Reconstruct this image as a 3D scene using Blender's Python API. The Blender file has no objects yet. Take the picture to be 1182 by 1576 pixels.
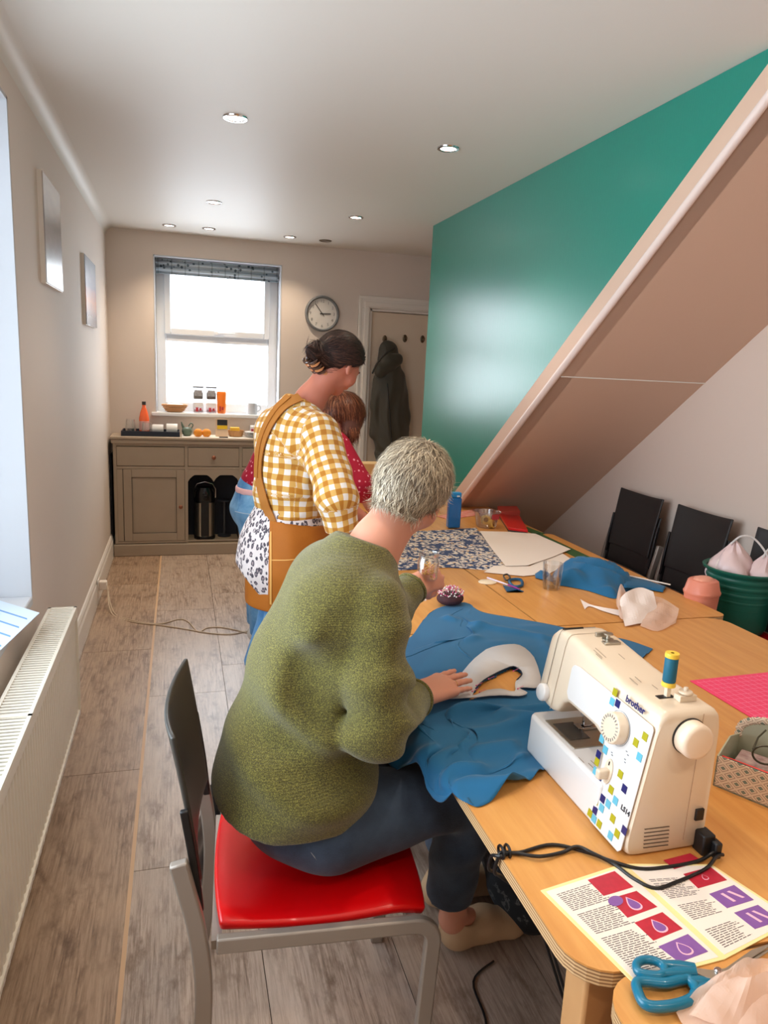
import bpy, bmesh, math, random
import numpy as np
from mathutils import Vector, Matrix
PI = math.pi
random.seed(7); RNG = np.random.default_rng(7)

# ---------------------------------------------------------------- camera
FPX = 1104.5
YAW, PIT, ROL = 0.281512, -0.195381, 0.0469124
CAM = np.array([0.0, 0.0, 1.55])
def _rows():
    cy, sy = math.cos(YAW), math.sin(YAW)
    f = np.array([sy*math.cos(PIT), cy*math.cos(PIT), math.sin(PIT)])
    r = np.array([cy, -sy, 0.0]); u = np.cross(r, f)
    c, s = math.cos(ROL), math.sin(ROL)
    return c*r+s*u, -s*r+c*u, f
RR, UU, FF = _rows()
cd = bpy.data.cameras.new('camera'); cam = bpy.data.objects.new('camera', cd)
bpy.context.scene.collection.objects.link(cam)
cam.matrix_world = Matrix(((RR[0], UU[0], -FF[0], CAM[0]), (RR[1], UU[1], -FF[1], CAM[1]), (RR[2], UU[2], -FF[2], CAM[2]), (0, 0, 0, 1)))
cd.sensor_fit = 'VERTICAL'; cd.sensor_height = 36; cd.lens = 36*FPX/1576; cd.clip_start = 0.02
bpy.context.scene.camera = cam
def ray(x, y): return RR*((x-591)/FPX) - UU*((y-788)/FPX) + FF
def at(x, y, D): return Vector(CAM + ray(x, y)*D)                       # point at a depth
def onz(x, y, z=.733): d = ray(x, y); return Vector(CAM + d*((z-CAM[2])/d[2]))
def ony(x, y, Y): d = ray(x, y); return Vector(CAM + d*(Y/d[1]))
def onx(x, y, X): d = ray(x, y); return Vector(CAM + d*(X/d[0]))

# ---------------------------------------------------------------- world, light, exposure
sc = bpy.context.scene
w = bpy.data.worlds.new('world'); sc.world = w; w.use_nodes = True
bg = w.node_tree.nodes['Background']; bg.inputs[0].default_value = (0.86, 0.93, 1.0, 1); bg.inputs[1].default_value = 2.3
def area(name, loc, rot, sx, sy, power, col=(1, 1, 1)):
    l = bpy.data.lights.new(name, 'AREA'); l.shape = 'RECTANGLE'; l.size = sx; l.size_y = sy; l.energy = power; l.color = col
    o = bpy.data.objects.new(name, l); o.location = loc; o.rotation_euler = rot; sc.collection.objects.link(o); return o
# daylight entering by the left and far windows
area('daylight_left', (-.95, 1.5, 1.6), (0, -PI/2, 0), 1.6, 1.8, 52, (.80, .91, 1))
area('daylight_far', (.3, 6.42, 1.75), (-PI/2, 0, 0), .95, 1.2, 26, (.88, .94, 1))
area('rear_fill', (.6, -1.75, 1.5), (PI/2, 0, 0), 1.8, 1.4, 7, (1, .84, .68))  # added warm fill in front of the back wall, no window there
vs = sc.view_settings; vs.view_transform = 'Standard'; vs.look = 'None'; vs.exposure = 0.36; vs.gamma = 1; vs.use_curve_mapping = False

# ---------------------------------------------------------------- materials
def s(r, g, b): return tuple((c/255/12.92 if c/255 <= .04045 else ((c/255+.055)/1.055)**2.4) for c in (r, g, b)) + (1,)
class NT:
    def __init__(self, name):
        self.m = bpy.data.materials.new(name); self.m.use_nodes = True; self.t = self.m.node_tree
        self.b = self.t.nodes['Principled BSDF']; self.out = self.t.nodes['Material Output']
    def n(self, typ, ins=None, **props):
        nd = self.t.nodes.new('ShaderNode'+typ)
        for k, v in props.items(): setattr(nd, k, v)
        for k, v in (ins or {}).items(): self.set(nd.inputs[k], v)
        return nd
    def set(self, sock, v):
        if isinstance(v, bpy.types.NodeSocket): self.t.links.new(v, sock)
        elif isinstance(v, bpy.types.Node): self.t.links.new(v.outputs[0], sock)
        else: sock.default_value = v
    def math(self, op, a, b=0.0, c=None):
        nd = self.n('Math', {0: a, 1: b}, operation=op)
        if c is not None: self.set(nd.inputs[2], c)
        return nd.outputs[0]
    def mix(self, f, a, b):
        nd = self.n('Mix', data_type='RGBA'); self.set(nd.inputs[0], f); self.set(nd.inputs[6], a); self.set(nd.inputs[7], b); return nd.outputs[2]
    def ramp(self, f, stops):
        nd = self.n('ValToRGB', {0: f}); e = nd.color_ramp.elements
        while len(e) < len(stops): e.new(.5)
        for el, (p, c) in zip(e, stops): el.position = p; el.color = c
        return nd.outputs[0]
    def co(self, kind='Object', scale=(1, 1, 1), attr=None):
        if attr: o = self.n('Attribute', attribute_name=attr).outputs['Vector']
        elif kind == 'World': o = self.n('NewGeometry').outputs['Position']
        else: o = self.n('TexCoord').outputs[kind]
        return self.n('Mapping', {'Vector': o, 'Scale': scale}).outputs[0]
    def noise(self, v, sc_, detail=3, rough=.5): return self.n('TexNoise', {'Vector': v, 'Scale': sc_, 'Detail': detail, 'Roughness': rough}).outputs[0]
    def bump(self, h, st, dist=.01): self.set(self.b.inputs['Normal'], self.n('Bump', {'Height': h, 'Strength': st, 'Distance': dist}).outputs[0])
    def base(self, v): self.set(self.b.inputs['Base Color'], v)
def M(name, col, rough=.5, metal=0, coat=0, sheen=0, sss=0, bump=None, vary=None, spec=None):
    t = NT(name); t.base(col); t.b.inputs['Roughness'].default_value = rough; t.b.inputs['Metallic'].default_value = metal
    t.b.inputs['Coat Weight'].default_value = coat; t.b.inputs['Sheen Weight'].default_value = sheen
    if spec is not None: t.b.inputs['Specular IOR Level'].default_value = spec
    if sss: t.b.inputs['Subsurface Weight'].default_value = sss; t.b.inputs['Subsurface Radius'].default_value = (.012, .004, .002); t.b.inputs['Subsurface Scale'].default_value = 1
    if vary: t.base(t.mix(t.noise(t.co(), vary[0]), col, vary[1]))
    if bump: t.bump(t.noise(t.co(), bump[0], 4), bump[1], bump[2] if len(bump) > 2 else .003)
    return t.m
def glass_mat(name, tint=(1, 1, 1, 1), ior_mix=.12, rough=.02):
    t = NT(name); tr = t.n('BsdfTransparent', {0: tint}); gl = t.n('BsdfGlossy', {0: (1, 1, 1, 1), 'Roughness': rough})
    lw = t.n('LayerWeight', {0: .35}); f = t.math('MULTIPLY_ADD', lw.outputs['Fresnel'], .52, ior_mix*.5)
    mx = t.n('MixShader', {0: f, 1: tr.outputs[0], 2: gl.outputs[0]}); t.set(t.out.inputs[0], mx.outputs[0]); return t.m
def emit(name, col, st):
    t = NT(name); t.b.inputs['Emission Color'].default_value = col; t.b.inputs['Emission Strength'].default_value = st; return t.m

m_wall = M('wall_paint', s(226, 214, 204), .75, bump=(9, .12, .01), vary=(1.2, s(218, 206, 196)))
m_wallR = M('wall_paint_right', s(224, 206, 192), .7, bump=(9, .1, .01))
m_ceil = M('ceiling_paint', s(222, 218, 210), .55, bump=(5, .12, .01))
m_reveal = M('reveal_paint', s(204, 208, 214), .6)
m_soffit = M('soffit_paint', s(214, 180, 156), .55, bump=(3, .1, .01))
def teal():
    t = NT('teal_satin_paint'); v = t.co('World'); t.base(t.mix(t.noise(v, 1.5), s(0, 134, 114), s(6, 126, 110)))
    t.b.inputs['Roughness'].default_value = .30; t.b.inputs['Specular IOR Level'].default_value = .75
    st = t.noise(t.co('World', (1, 60, 1.5)), 3, 2); t.bump(st, .10, .004); return t.m
m_teal = teal()
m_white = M('white_gloss_paint', s(236, 230, 222), .35)
m_upvc = M('white_upvc', s(232, 236, 240), .3)
m_rad = M('radiator_enamel', s(232, 226, 212), .35)
m_sage = M('grey_sage_paint', s(176, 160, 142), .5, vary=(8, s(166, 150, 132)))
m_sageD = M('dark_groove', s(95, 84, 74), .7)
m_dark = M('dark_interior', s(40, 44, 54), .7)
m_black = M('black_plastic', s(18, 18, 20), .4)
m_blackg = M('glossy_black', s(10, 10, 14), .15)
m_chrome = M('chrome', s(210, 210, 212), .12, 1)
m_steel = M('brushed_steel', s(190, 184, 172), .35, 1)
m_brass = M('aged_brass', s(110, 95, 75), .4, .8)
m_silverpaint = M('silver_beige_powder_coat', s(158, 148, 138), .38, .35)
m_greyplastic = M('charcoal_plastic', s(58, 56, 52), .42)
m_red = M('red_vinyl', s(214, 0, 6), .3, coat=.3)
m_redd = M('deep_red_vinyl', s(170, 8, 20), .35, coat=.2)
m_glass = glass_mat('clear_glass', (.97, .98, .98, 1)); m_pane = glass_mat('window_glass', (.98, .99, 1, 1), .04)
m_plasticclear = glass_mat('clear_plastic', (.9, .89, .88, 1), .3, .15)
m_paper = M('white_paper', s(240, 228, 216), .8); m_paper2 = M('pale_yellow_paper', s(246, 226, 160), .8)
m_mach = M('machine_ivory_plastic', s(226, 208, 184), .3, coat=.2); m_machw = M('machine_white_face', s(222, 220, 218), .3, coat=.2)
m_skin = M('skin', s(214, 150, 124), .5, sss=.15, bump=(60, .1, .002)); m_skinr = M('pink_skin', s(196, 122, 100), .5, sss=.15, bump=(60, .1, .002))

# ---------------------------------------------------------------- mesh helpers
COL = sc.collection
class MB:
    def __init__(self): self.v = []; self.f = []
    def add(self, vs, fs):
        n = len(self.v); self.v += [tuple(p) for p in vs]; self.f += [tuple(i+n for i in f) for f in fs]; return self
    def box(self, a, b, rot=None, piv=None):
        (x0, y0, z0), (x1, y1, z1) = a, b
        vs = [Vector(p) for p in ((x0,y0,z0),(x1,y0,z0),(x1,y1,z0),(x0,y1,z0),(x0,y0,z1),(x1,y0,z1),(x1,y1,z1),(x0,y1,z1))]
        if rot is not None:
            c = Vector(piv) if piv is not None else (Vector(a)+Vector(b))/2
            vs = [rot @ (p-c) + c for p in vs]
        return self.add(vs, [(0,3,2,1),(4,5,6,7),(0,1,5,4),(1,2,6,5),(2,3,7,6),(3,0,4,7)])
    def tube(self, pts, r, n=8, closed=False, cap=True, flat=None):
        P = [Vector(p) for p in pts]; N = len(P); R = r if isinstance(r, (list, tuple)) else [r]*N
        rings = []; up = None
        for i, p in enumerate(P):
            t = (P[(i+1) % N]-P[i-1]) if closed else (P[min(i+1, N-1)]-P[max(i-1, 0)])
            t.normalize()
            if up is None: up = Vector((0, 0, 1)) if abs(t.z) < .9 else Vector((1, 0, 0))
            if flat is not None: up = Vector(flat)
            a = t.cross(up); a.normalize(); bb = a.cross(t); 
            if flat is None: up = bb
            rings.append([p + (a*math.cos(2*PI*k/n) + bb*math.sin(2*PI*k/n))*R[i] for k in range(n)])
        vs = [q for rg in rings for q in rg]; fs = []
        for i in range(N if closed else N-1):
            j = (i+1) % N
            for k in range(n): k2 = (k+1) % n; fs.append((i*n+k, i*n+k2, j*n+k2, j*n+k))
        if cap and not closed: fs += [tuple(range(n))[::-1], tuple((N-1)*n+k for k in range(n))]
        return self.add(vs, fs)
    def bar(self, pts, w, h, side):          # rectangular bar along a path; side = width direction
        P = [Vector(p) for p in pts]; N = len(P); S = Vector(side).normalized(); vs = []
        for i, p in enumerate(P):
            t = (P[min(i+1, N-1)]-P[max(i-1, 0)]).normalized(); nn = t.cross(S).normalized()
            for a, b in ((-1,-1),(1,-1),(1,1),(-1,1)): vs.append(p+S*a*w/2+nn*b*h/2)
        fs = [(i*4+k, i*4+(k+1) % 4, i*4+4+(k+1) % 4, i*4+4+k) for i in range(N-1) for k in range(4)] + [(3,2,1,0), tuple((N-1)*4+k for k in range(4))]
        return self.add(vs, fs)
    def lathe(self, prof, c=(0,0,0), n=20, axis=None, cap=True):
        Q = Vector((0,0,1)).rotation_difference(Vector(axis)).to_matrix() if axis is not None else Matrix.Identity(3); c = Vector(c)
        vs = [c + Q @ Vector((r*math.cos(2*PI*k/n), r*math.sin(2*PI*k/n), z)) for r, z in prof for k in range(n)]
        fs = [(i*n+k, i*n+(k+1) % n, (i+1)*n+(k+1) % n, (i+1)*n+k) for i in range(len(prof)-1) for k in range(n)]
        if cap:
            if prof[0][0] > 1e-6: fs.append(tuple(range(n))[::-1])
            if prof[-1][0] > 1e-6: fs.append(tuple((len(prof)-1)*n+k for k in range(n)))
        return self.add(vs, fs)
    def prism(self, poly, d, off=(0,0,0)):     # planar polygon extruded by vector d
        P = [Vector(p)+Vector(off) for p in poly]; n = len(P); d = Vector(d)
        return self.add(P+[p+d for p in P], [tuple(range(n))[::-1], tuple(range(n, 2*n))] + [(i, (i+1) % n, n+(i+1) % n, n+i) for i in range(n)])
    def ell(self, c, r, n=12, m=8, rot=None):
        c = Vector(c); vs = []
        for i in range(m+1):
            th = PI*i/m
            for k in range(n):
                p = Vector((r[0]*math.sin(th)*math.cos(2*PI*k/n), r[1]*math.sin(th)*math.sin(2*PI*k/n), r[2]*math.cos(th)))
                vs.append(c+(rot @ p if rot is not None else p))
        return self.add(vs, [(i*n+k, (i+1)*n+k, (i+1)*n+(k+1) % n, i*n+(k+1) % n) for i in range(m) for k in range(n)])
def obj(name, mb, mat, parent=None, bevel=0, smooth=None, sub=0, solid=0, loc=None, seg=2):
    me = bpy.data.meshes.new(name)
    if isinstance(mb, MB): v, f = mb.v, mb.f
    else: v, f = mb
    me.from_pydata([tuple(p) for p in v] if not isinstance(v, np.ndarray) else v.tolist(), [], f if not isinstance(f, np.ndarray) else f.tolist())
    me.validate(); bm = bmesh.new(); bm.from_mesh(me); bmesh.ops.remove_doubles(bm, verts=bm.verts, dist=1e-6)
    if not solid: bmesh.ops.recalc_face_normals(bm, faces=bm.faces)
    bm.to_mesh(me); bm.free()
    me.materials.append(mat); o = bpy.data.objects.new(name, me); COL.objects.link(o)
    if parent: o.parent = parent; 
    if loc: o.location = loc
    if solid: md = o.modifiers.new('s', 'SOLIDIFY'); md.thickness = solid; md.offset = 1
    if bevel: md = o.modifiers.new('b', 'BEVEL'); md.width = bevel; md.segments = seg; md.limit_method = 'ANGLE'; md.angle_limit = .6
    if sub: md = o.modifiers.new('u', 'SUBSURF'); md.levels = sub; md.render_levels = sub
    if smooth or (smooth is None and (bevel or sub)):
        me.polygons.foreach_set('use_smooth', [True]*len(me.polygons))
        if not sub: 
            try: me.set_sharp_from_angle(angle=math.radians(45))
            except Exception: pass
    return o
def smooth_all(o): o.data.polygons.foreach_set('use_smooth', [True]*len(o.data.polygons)); return o
def tag(o, label, cat, group=None, kind=None):
    o['label'] = label; o['category'] = cat
    if group: o['group'] = group
    if kind: o['kind'] = kind
    return o
def thing(name, label, cat, loc=(0,0,0), rz=0, group=None):
    o = bpy.data.objects.new(name, None); o.empty_display_size = .05; o.location = loc; o.rotation_euler = (0,0,rz); COL.objects.link(o)
    return tag(o, label, cat, group)
def struct(name, mb, mat, **k): o = obj(name, mb, mat, **k); o['kind'] = 'structure'; return o
def world_parent(o, t):                      # parent keeping world placement (thing has translation+z rotation only)
    o.parent = t; o.matrix_parent_inverse = (Matrix.Translation(t.location) @ Matrix.Rotation(t.rotation_euler.z, 4, 'Z')).inverted(); return o
def dup(root, loc, rz, label=None, group=None):
    r = root.copy(); COL.objects.link(r); r.location = loc; r.rotation_euler = (0,0,rz)
    if label: r['label'] = label
    if group: r['group'] = group
    for ch in list(root.children):
        c = ch.copy(); COL.objects.link(c); c.parent = r
        for g in list(ch.children):
            d = g.copy(); COL.objects.link(d); d.parent = c
    return r
def arc(c, r, a0, a1, n, plane='xz', y=0):
    out = []
    for i in range(n+1):
        a = a0+(a1-a0)*i/n; out.append((c[0]+r*math.cos(a), c[1]+r*math.sin(a)))
    return out
def spline(P, n=8, closed=False):
    P = [Vector(p) for p in P]; N = len(P); out = []
    for i in range(N if closed else N-1):
        g = (lambda j: P[j % N]) if closed else (lambda j: P[max(0, min(N-1, j))])
        p0, p1, p2, p3 = g(i-1), g(i), g(i+1), g(i+2)
        for k in range(n):
            t = k/n; out.append(.5*((2*p1)+(p2-p0)*t+(2*p0-5*p1+4*p2-p3)*t*t+(3*p1-p0-3*p2+p3)*t**3))
    if not closed: out.append(P[-1])
    return out

# ---------------------------------------------------------------- implicit surface (smooth union of tapered limbs)
class SDF:
    def __init__(self, cell=.006): self.p = []; self.cell = cell; self.posts = []
    def cone(self, a, b, ra, rb, k=.02, sq=None, cap=False, g=0, sub=False):
        self.p.append(dict(a=np.array(a, float), b=np.array(b, float), ra=ra, rb=rb, k=k, sq=sq, cap=cap, g=g, sub=sub)); return self
    def chain(self, pts, rs, k=.02, sq=None, g=0, capend=False):
        for i in range(len(pts)-1): self.cone(pts[i], pts[i+1], rs[i], rs[i+1], k, sq, capend and i == len(pts)-2, g)
        return self
    def ball(self, c, r, k=.02, sq=None, g=0, sub=False): return self.cone(c, Vector(c)+Vector((0,0,1e-4)), r, r, k, sq, False, g, sub)
    @staticmethod
    def dist(p, X, Y, Z):
        a, b = p['a'], p['b']; qx, qy, qz = X-a[0], Y-a[1], Z-a[2]; ab = b-a
        if p['sq']:
            ms = p['sq'] if isinstance(p['sq'], list) else [p['sq']]
            for dr, f in ms:
                dr = np.array(dr, float); dr /= np.linalg.norm(dr); dd = (qx*dr[0]+qy*dr[1]+qz*dr[2])*(1/f-1)
                qx, qy, qz = qx+dd*dr[0], qy+dd*dr[1], qz+dd*dr[2]; ab = ab+dr*(ab@dr)*(1/f-1)
        L2 = max(ab@ab, 1e-12); tt = (qx*ab[0]+qy*ab[1]+qz*ab[2])/L2; t = np.clip(tt, 0, 1)
        d = np.sqrt((qx-t*ab[0])**2+(qy-t*ab[1])**2+(qz-t*ab[2])**2)-(p['ra']+(p['rb']-p['ra'])*t)
        if p['sq']: d = d*min([f for _, f in ms]+[1])
        if p['cap']: d = np.maximum(d, (tt-1)*math.sqrt(L2))
        return d
    def build(self):
        c = self.cell; R = [max(p['ra'], p['rb'])*max([f for _, f in (p['sq'] if isinstance(p['sq'], list) else [p['sq']])]+[1] if p['sq'] else [1]) for p in self.p]
        lo = np.min([np.minimum(p['a'], p['b'])-r for p, r in zip(self.p, R) if not p['sub']], 0)-3*c; hi = np.max([np.maximum(p['a'], p['b'])+r for p, r in zip(self.p, R) if not p['sub']], 0)+3*c
        n = np.ceil((hi-lo)/c).astype(int)+1; D = np.full(n, .05, np.float32)
        ax = [lo[i]+c*np.arange(n[i]) for i in range(3)]
        for p, r in zip(self.p, R):
            m = r+p['k']*1.5+3*c; i0 = np.clip(((np.minimum(p['a'], p['b'])-m-lo)/c).astype(int), 0, n-1); i1 = np.clip(((np.maximum(p['a'], p['b'])+m-lo)/c).astype(int)+1, 1, n)
            sl = tuple(slice(i0[j], i1[j]) for j in range(3)); X, Y, Z = np.meshgrid(*[ax[j][sl[j]] for j in range(3)], indexing='ij', sparse=True)
            d = self.dist(p, X, Y, Z); e = D[sl]; k = p['k']
            if p['sub']: d = -d; h = np.clip(.5-.5*(e-d)/k, 0, 1); D[sl] = e*(1-h)+d*h+k*h*(1-h)
            else: h = np.clip(.5+.5*(e-d)/k, 0, 1); D[sl] = e*(1-h)+d*h-k*h*(1-h)
        if self.posts:
            X, Y, Z = np.meshgrid(*ax, indexing='ij', sparse=True)
            for fn in self.posts: D = fn(X, Y, Z, D)
        return surface_nets(D, lo, c)
    def coords(self, V):
        best = np.full(len(V), 9.0); uv = np.zeros((len(V), 3))
        for p in self.p:
            if p['sub']: continue
            d = self.dist(p, V[:, 0], V[:, 1], V[:, 2]); ab = p['b']-p['a']; L = np.linalg.norm(ab); t = ab/max(L, 1e-6)
            if L < .001: t = np.array([0, 0, 1.])
            ref = np.array([1, 0, 0.]) if abs(t[0]) < .8 else np.array([0, 1, 0.]); e1 = np.cross(t, ref); e1 /= np.linalg.norm(e1); e2 = np.cross(t, e1)
            q = V-p['a']; ang = np.arctan2(q@e2, q@e1); m = d < best
            uv[m] = np.stack([ang*(p['ra']+p['rb'])/2+p['g']*.013, q@t+p['g']*.5, ang*0+p['g']], 1)[m]; best[m] = d[m]
        return uv
def surface_nets(D, lo, c):
    S = D < 0; n = D.shape
    cs = np.zeros((n[0]-1, n[1]-1, n[2]-1), np.uint8)
    offs = [(i, j, k) for i in (0, 1) for j in (0, 1) for k in (0, 1)]
    for i, j, k in offs: cs += S[i:n[0]-1+i, j:n[1]-1+j, k:n[2]-1+k]
    act = (cs > 0) & (cs < 8); idx = np.argwhere(act); ids = np.full(act.shape, -1, np.int32); ids[act] = np.arange(len(idx))
    vals = {o: D[idx[:, 0]+o[0], idx[:, 1]+o[1], idx[:, 2]+o[2]] for o in offs}
    acc = np.zeros((len(idx), 3)); cnt = np.zeros(len(idx))
    for a in offs:
        for ax in range(3):
            if a[ax]: continue
            b = list(a); b[ax] = 1; b = tuple(b); va, vb = vals[a], vals[b]; m = (va < 0) != (vb < 0)
            t = np.where(m, va/np.where(m, va-vb, 1), 0); P = np.tile(np.array(a, float), (len(idx), 1)); P[:, ax] = t
            acc[m] += P[m]; cnt[m] += 1
    V = lo+c*(idx+acc/cnt[:, None]); F = []
    for ax in range(3):
        sl0 = [slice(1, n[i]-1) for i in range(3)]; sl1 = [slice(1, n[i]-1) for i in range(3)]; sl0[ax] = slice(0, n[ax]-1); sl1[ax] = slice(1, n[ax])
        A, B = S[tuple(sl0)], S[tuple(sl1)]; e = np.argwhere(A != B); base = e.copy(); u, v = (ax+1) % 3, (ax+2) % 3
        base[:, u] += 1; base[:, v] += 1; fl = A[e[:, 0], e[:, 1], e[:, 2]]
        def g(du, dv):
            q = base.copy(); q[:, u] -= du; q[:, v] -= dv; return ids[q[:, 0], q[:, 1], q[:, 2]]
        q = np.stack([g(1, 1), g(0, 1), g(0, 0), g(1, 0)], 1); q[~fl] = q[~fl][:, ::-1]; F.append(q)
    return V, np.concatenate(F)
def sobj(name, sd, mat, parent, pat=False, smooth_it=2):
    V, F = sd.build(); me = bpy.data.meshes.new(name)
    for _ in range(smooth_it):                # light relaxation
        A = np.zeros_like(V); N = np.zeros(len(V))
        for i in range(4):
            j = F[:, (i+1) % 4]; np.add.at(A, F[:, i], V[j]); np.add.at(N, F[:, i], 1); np.add.at(A, j, V[F[:, i]]); np.add.at(N, j, 1)
        V = V*.5+.5*A/N[:, None]
    me.vertices.add(len(V)); me.vertices.foreach_set('co', V.astype(np.float32).ravel())
    me.loops.add(F.size); me.loops.foreach_set('vertex_index', F.astype(np.int32).ravel())
    me.polygons.add(len(F)); me.polygons.foreach_set('loop_start', np.arange(0, F.size, 4, dtype=np.int32)); me.polygons.foreach_set('loop_total', np.full(len(F), 4, np.int32))
    me.update(calc_edges=True); me.validate(); me.polygons.foreach_set('use_smooth', np.ones(len(F), bool))
    if pat:
        at_ = me.attributes.new('pat', 'FLOAT_VECTOR', 'POINT'); at_.data.foreach_set('vector', sd.coords(V).astype(np.float32).ravel())
    me.materials.append(mat); o = bpy.data.objects.new(name, me); COL.objects.link(o)
    if parent: world_parent(o, parent)
    return o
def folds(c, rad, dr, freq, amp, warp=2.0, ph=0):
    c = np.array(c, float); dr = np.array(dr, float); dr /= np.linalg.norm(dr); o = np.cross(dr, [.3, .5, .8])
    def fn(X, Y, Z, D):
        g = np.exp(-(((X-c[0])/rad)**2+((Y-c[1])/rad)**2+((Z-c[2])/rad)**2))
        u = (X-c[0])*dr[0]+(Y-c[1])*dr[1]+(Z-c[2])*dr[2]; v = (X-c[0])*o[0]+(Y-c[1])*o[1]+(Z-c[2])*o[2]
        q = np.sin(u*freq+warp*np.sin(v*freq*.35+ph)+ph); return D+amp*g*(q-.3*q*q)
    return fn

# ================================================================ THE ROOM
XL, XR, XT, YF, YB, ZC, YT = -.535, 2.463, 1.66, 6.15, -1.9, 2.52, 4.87
# floor: planks laid along the room
def floor_mat():
    t = NT('wood_effect_floor'); oi = t.n('ObjectInfo').outputs['Random']
    off = t.n('CombineXYZ', {0: t.math('MULTIPLY', oi, 17.0), 1: t.math('MULTIPLY', oi, 43.0)}).outputs[0]
    pos = t.n('VectorMath', {0: t.n('NewGeometry').outputs['Position'], 1: off}, operation='ADD').outputs[0]
    def mp(sx, sy): return t.n('Mapping', {'Vector': pos, 'Scale': (sx, sy, 1)}).outputs[0]
    big = t.noise(mp(4, 1.1), 2.2, 4, .6); grain = t.noise(mp(30, 1.3), 4, 8, .75); blot = t.noise(mp(12, 5), 1.6, 5, .65)
    c = t.ramp(grain, [(.33, s(78, 62, 52)), (.44, s(156, 136, 120)), (.55, s(194, 177, 162)), (.75, s(222, 210, 198))])
    c2 = t.mix(t.ramp(blot, [(.5, (0,0,0,1)), (.68, (1,1,1,1))]), c, s(110, 86, 68))
    c3 = t.mix(t.ramp(big, [(.4, (0,0,0,1)), (.62, (.6,.6,.6,1))]), c2, s(200, 184, 168))
    c4 = t.mix(t.math('MULTIPLY', oi, .3), c3, s(164, 142, 122)); c4 = t.n('Mix', {0: 1.0, 6: c4, 7: t.n('ObjectInfo').outputs['Color']}, data_type='RGBA', blend_type='MULTIPLY').outputs[2]; t.base(c4)
    t.b.inputs['Roughness'].default_value = .34; t.b.inputs['Specular IOR Level'].default_value = .8
    t.bump(grain, .25, .002); return t.m
m_floor = floor_mat()
fl = struct('floor', MB().box((-1.2, YB-.4, -.06), (2.8, 6.3, -.004)), M('subfloor', s(70, 55, 42), .9))
m_strip = M('inlay_strip', s(214, 178, 140), .45)
pw, pl = .355, 1.22; x = -.155-pw*2; row = 0; plank_me = None
while x < XR:
    off = {0: .0, 1: .02, 2: .61, 3: .3, 4: .85}.get(row, (row*.37) % 1.22); y = YB-.3-off
    while y < 6.2:
        if y+pl > YB-.1:
            if plank_me is None:
                o = obj('plank', MB().box((.0012, .0012, -.004), (pw-.0012, pl-.0012, 0)), m_floor, fl, bevel=.0008, seg=1); plank_me = o.data; o.location = (x, y, 0)
            else: o = bpy.data.objects.new('plank', plank_me); COL.objects.link(o); o.parent = fl; o.location = (x, y, 0)
            g_ = 1-.10*(row % 3 == 1); o.color = (.82, .70, .58, 1) if row == 1 else (g_, g_*.98, g_*.97, 1)  # row beside the left wall tinted browner, imitating its weaker window reflection
        y += pl
    x += pw; row += 1
obj('inlay_strip', MB().box((-.161, YB, -.003), (-.149, 6.1, .0008)), m_strip, fl)

def wall_x(x0, x1, ya, yb, holes, z1=ZC):       # wall in a plane of constant x with rectangular holes (y0,y1,z0,z1)
    mb = MB()
    h = sorted(holes); y = ya
    for (h0, h1, z0, z2) in h:
        mb.box((x0, y, 0), (x1, h0, z1)); mb.box((x0, h0, 0), (x1, h1, z0)); mb.box((x0, h0, z2), (x1, h1, z1)); y = h1
    return mb.box((x0, y, 0), (x1, yb, z1))
WY0, WY1, WZ0, WZ1 = .5, 2.82, .66, 2.37       # left window
struct('wall_left', wall_x(XL-.32, XL, YB, YF, [(WY0, WY1, WZ0, WZ1)]), m_wall)
FX0, FX1, FZ0, FZ1 = -.19, .815, 1.10, 2.35    # far window
DX0, DX1, DZ = 1.56, 2.34, 2.07                # door opening
mb = MB().box((XL-.32, YF, 0), (FX0, YF+.34, ZC)).box((FX0, YF, 0), (FX1, YF+.34, FZ0)).box((FX0, YF, FZ1), (FX1, YF+.34, ZC)).box((FX1, YF, 0), (DX0, YF+.34, ZC)).box((DX0, YF, DZ), (DX1, YF+.34, ZC)).box((DX1, YF, 0), (XR+.3, YF+.34, ZC))
struct('wall_far', mb, m_wall)
struct('wall_right', MB().box((XR, YB, 0), (XR+.2, YF, ZC)), m_wallR)
struct('wall_back', MB().box((XL-.32, YB-.2, 0), (XR+.2, YB, ZC)), m_wall)
struct('ceiling', MB().box((XL-.32, YB-.2, ZC), (XR+.2, YF+.34, ZC+.12)), m_ceil)
# cove where the left wall rolls into the ceiling
cv = MB(); R_ = .06; pts = [(XL, 0, ZC-R_)]+[(XL+R_-R_*math.cos(a), 0, ZC-R_+R_*math.sin(a)) for a in [PI/2*i/8 for i in range(9)]]+[(XL, 0, ZC)]
cv.prism([(p[0], YB, p[2]) for p in pts], (0, YF-YB, 0)); struct('trim_1', cv, m_ceil, smooth=True)
# stair enclosure: teal wall, bullnose, sloping soffit
def zt(y): return 3.911-.745*y
def zb(y): return 3.806-.749*y
ZU = ZC-.001
struct('wall_stairs', MB().prism([(XT, YT, zt(YT)), (XT, YT, ZU), (XT, (3.911-ZU)/.745, ZU)], (.09, 0, 0)), m_teal)
st = MB().prism([(XT, YT, zt(YT)), (XT, (3.911-ZU)/.745, ZU), (XT, (3.806-ZU)/.749, ZU), (XT, YT, zb(YT))], (.09, 0, 0), (-.004, 0, 0))
struct('trim_2', st, m_soffit)
n_s = Vector((0, .749, 1)).normalized(); y0, y1 = (3.806-ZU)/.749, 5.06
struct('trim_3', MB().tube([(XT+.004, y0+.02, zb(y0+.02)+.012), (XT+.004, YT, zb(YT)+.012)], .016, 12), M('bullnose_highlight', s(232, 212, 202), .35), smooth=True)  # lighter than the soffit: the rounded edge's highlight is put into its colour
sy = (3.806-1.558)/.749
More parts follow.
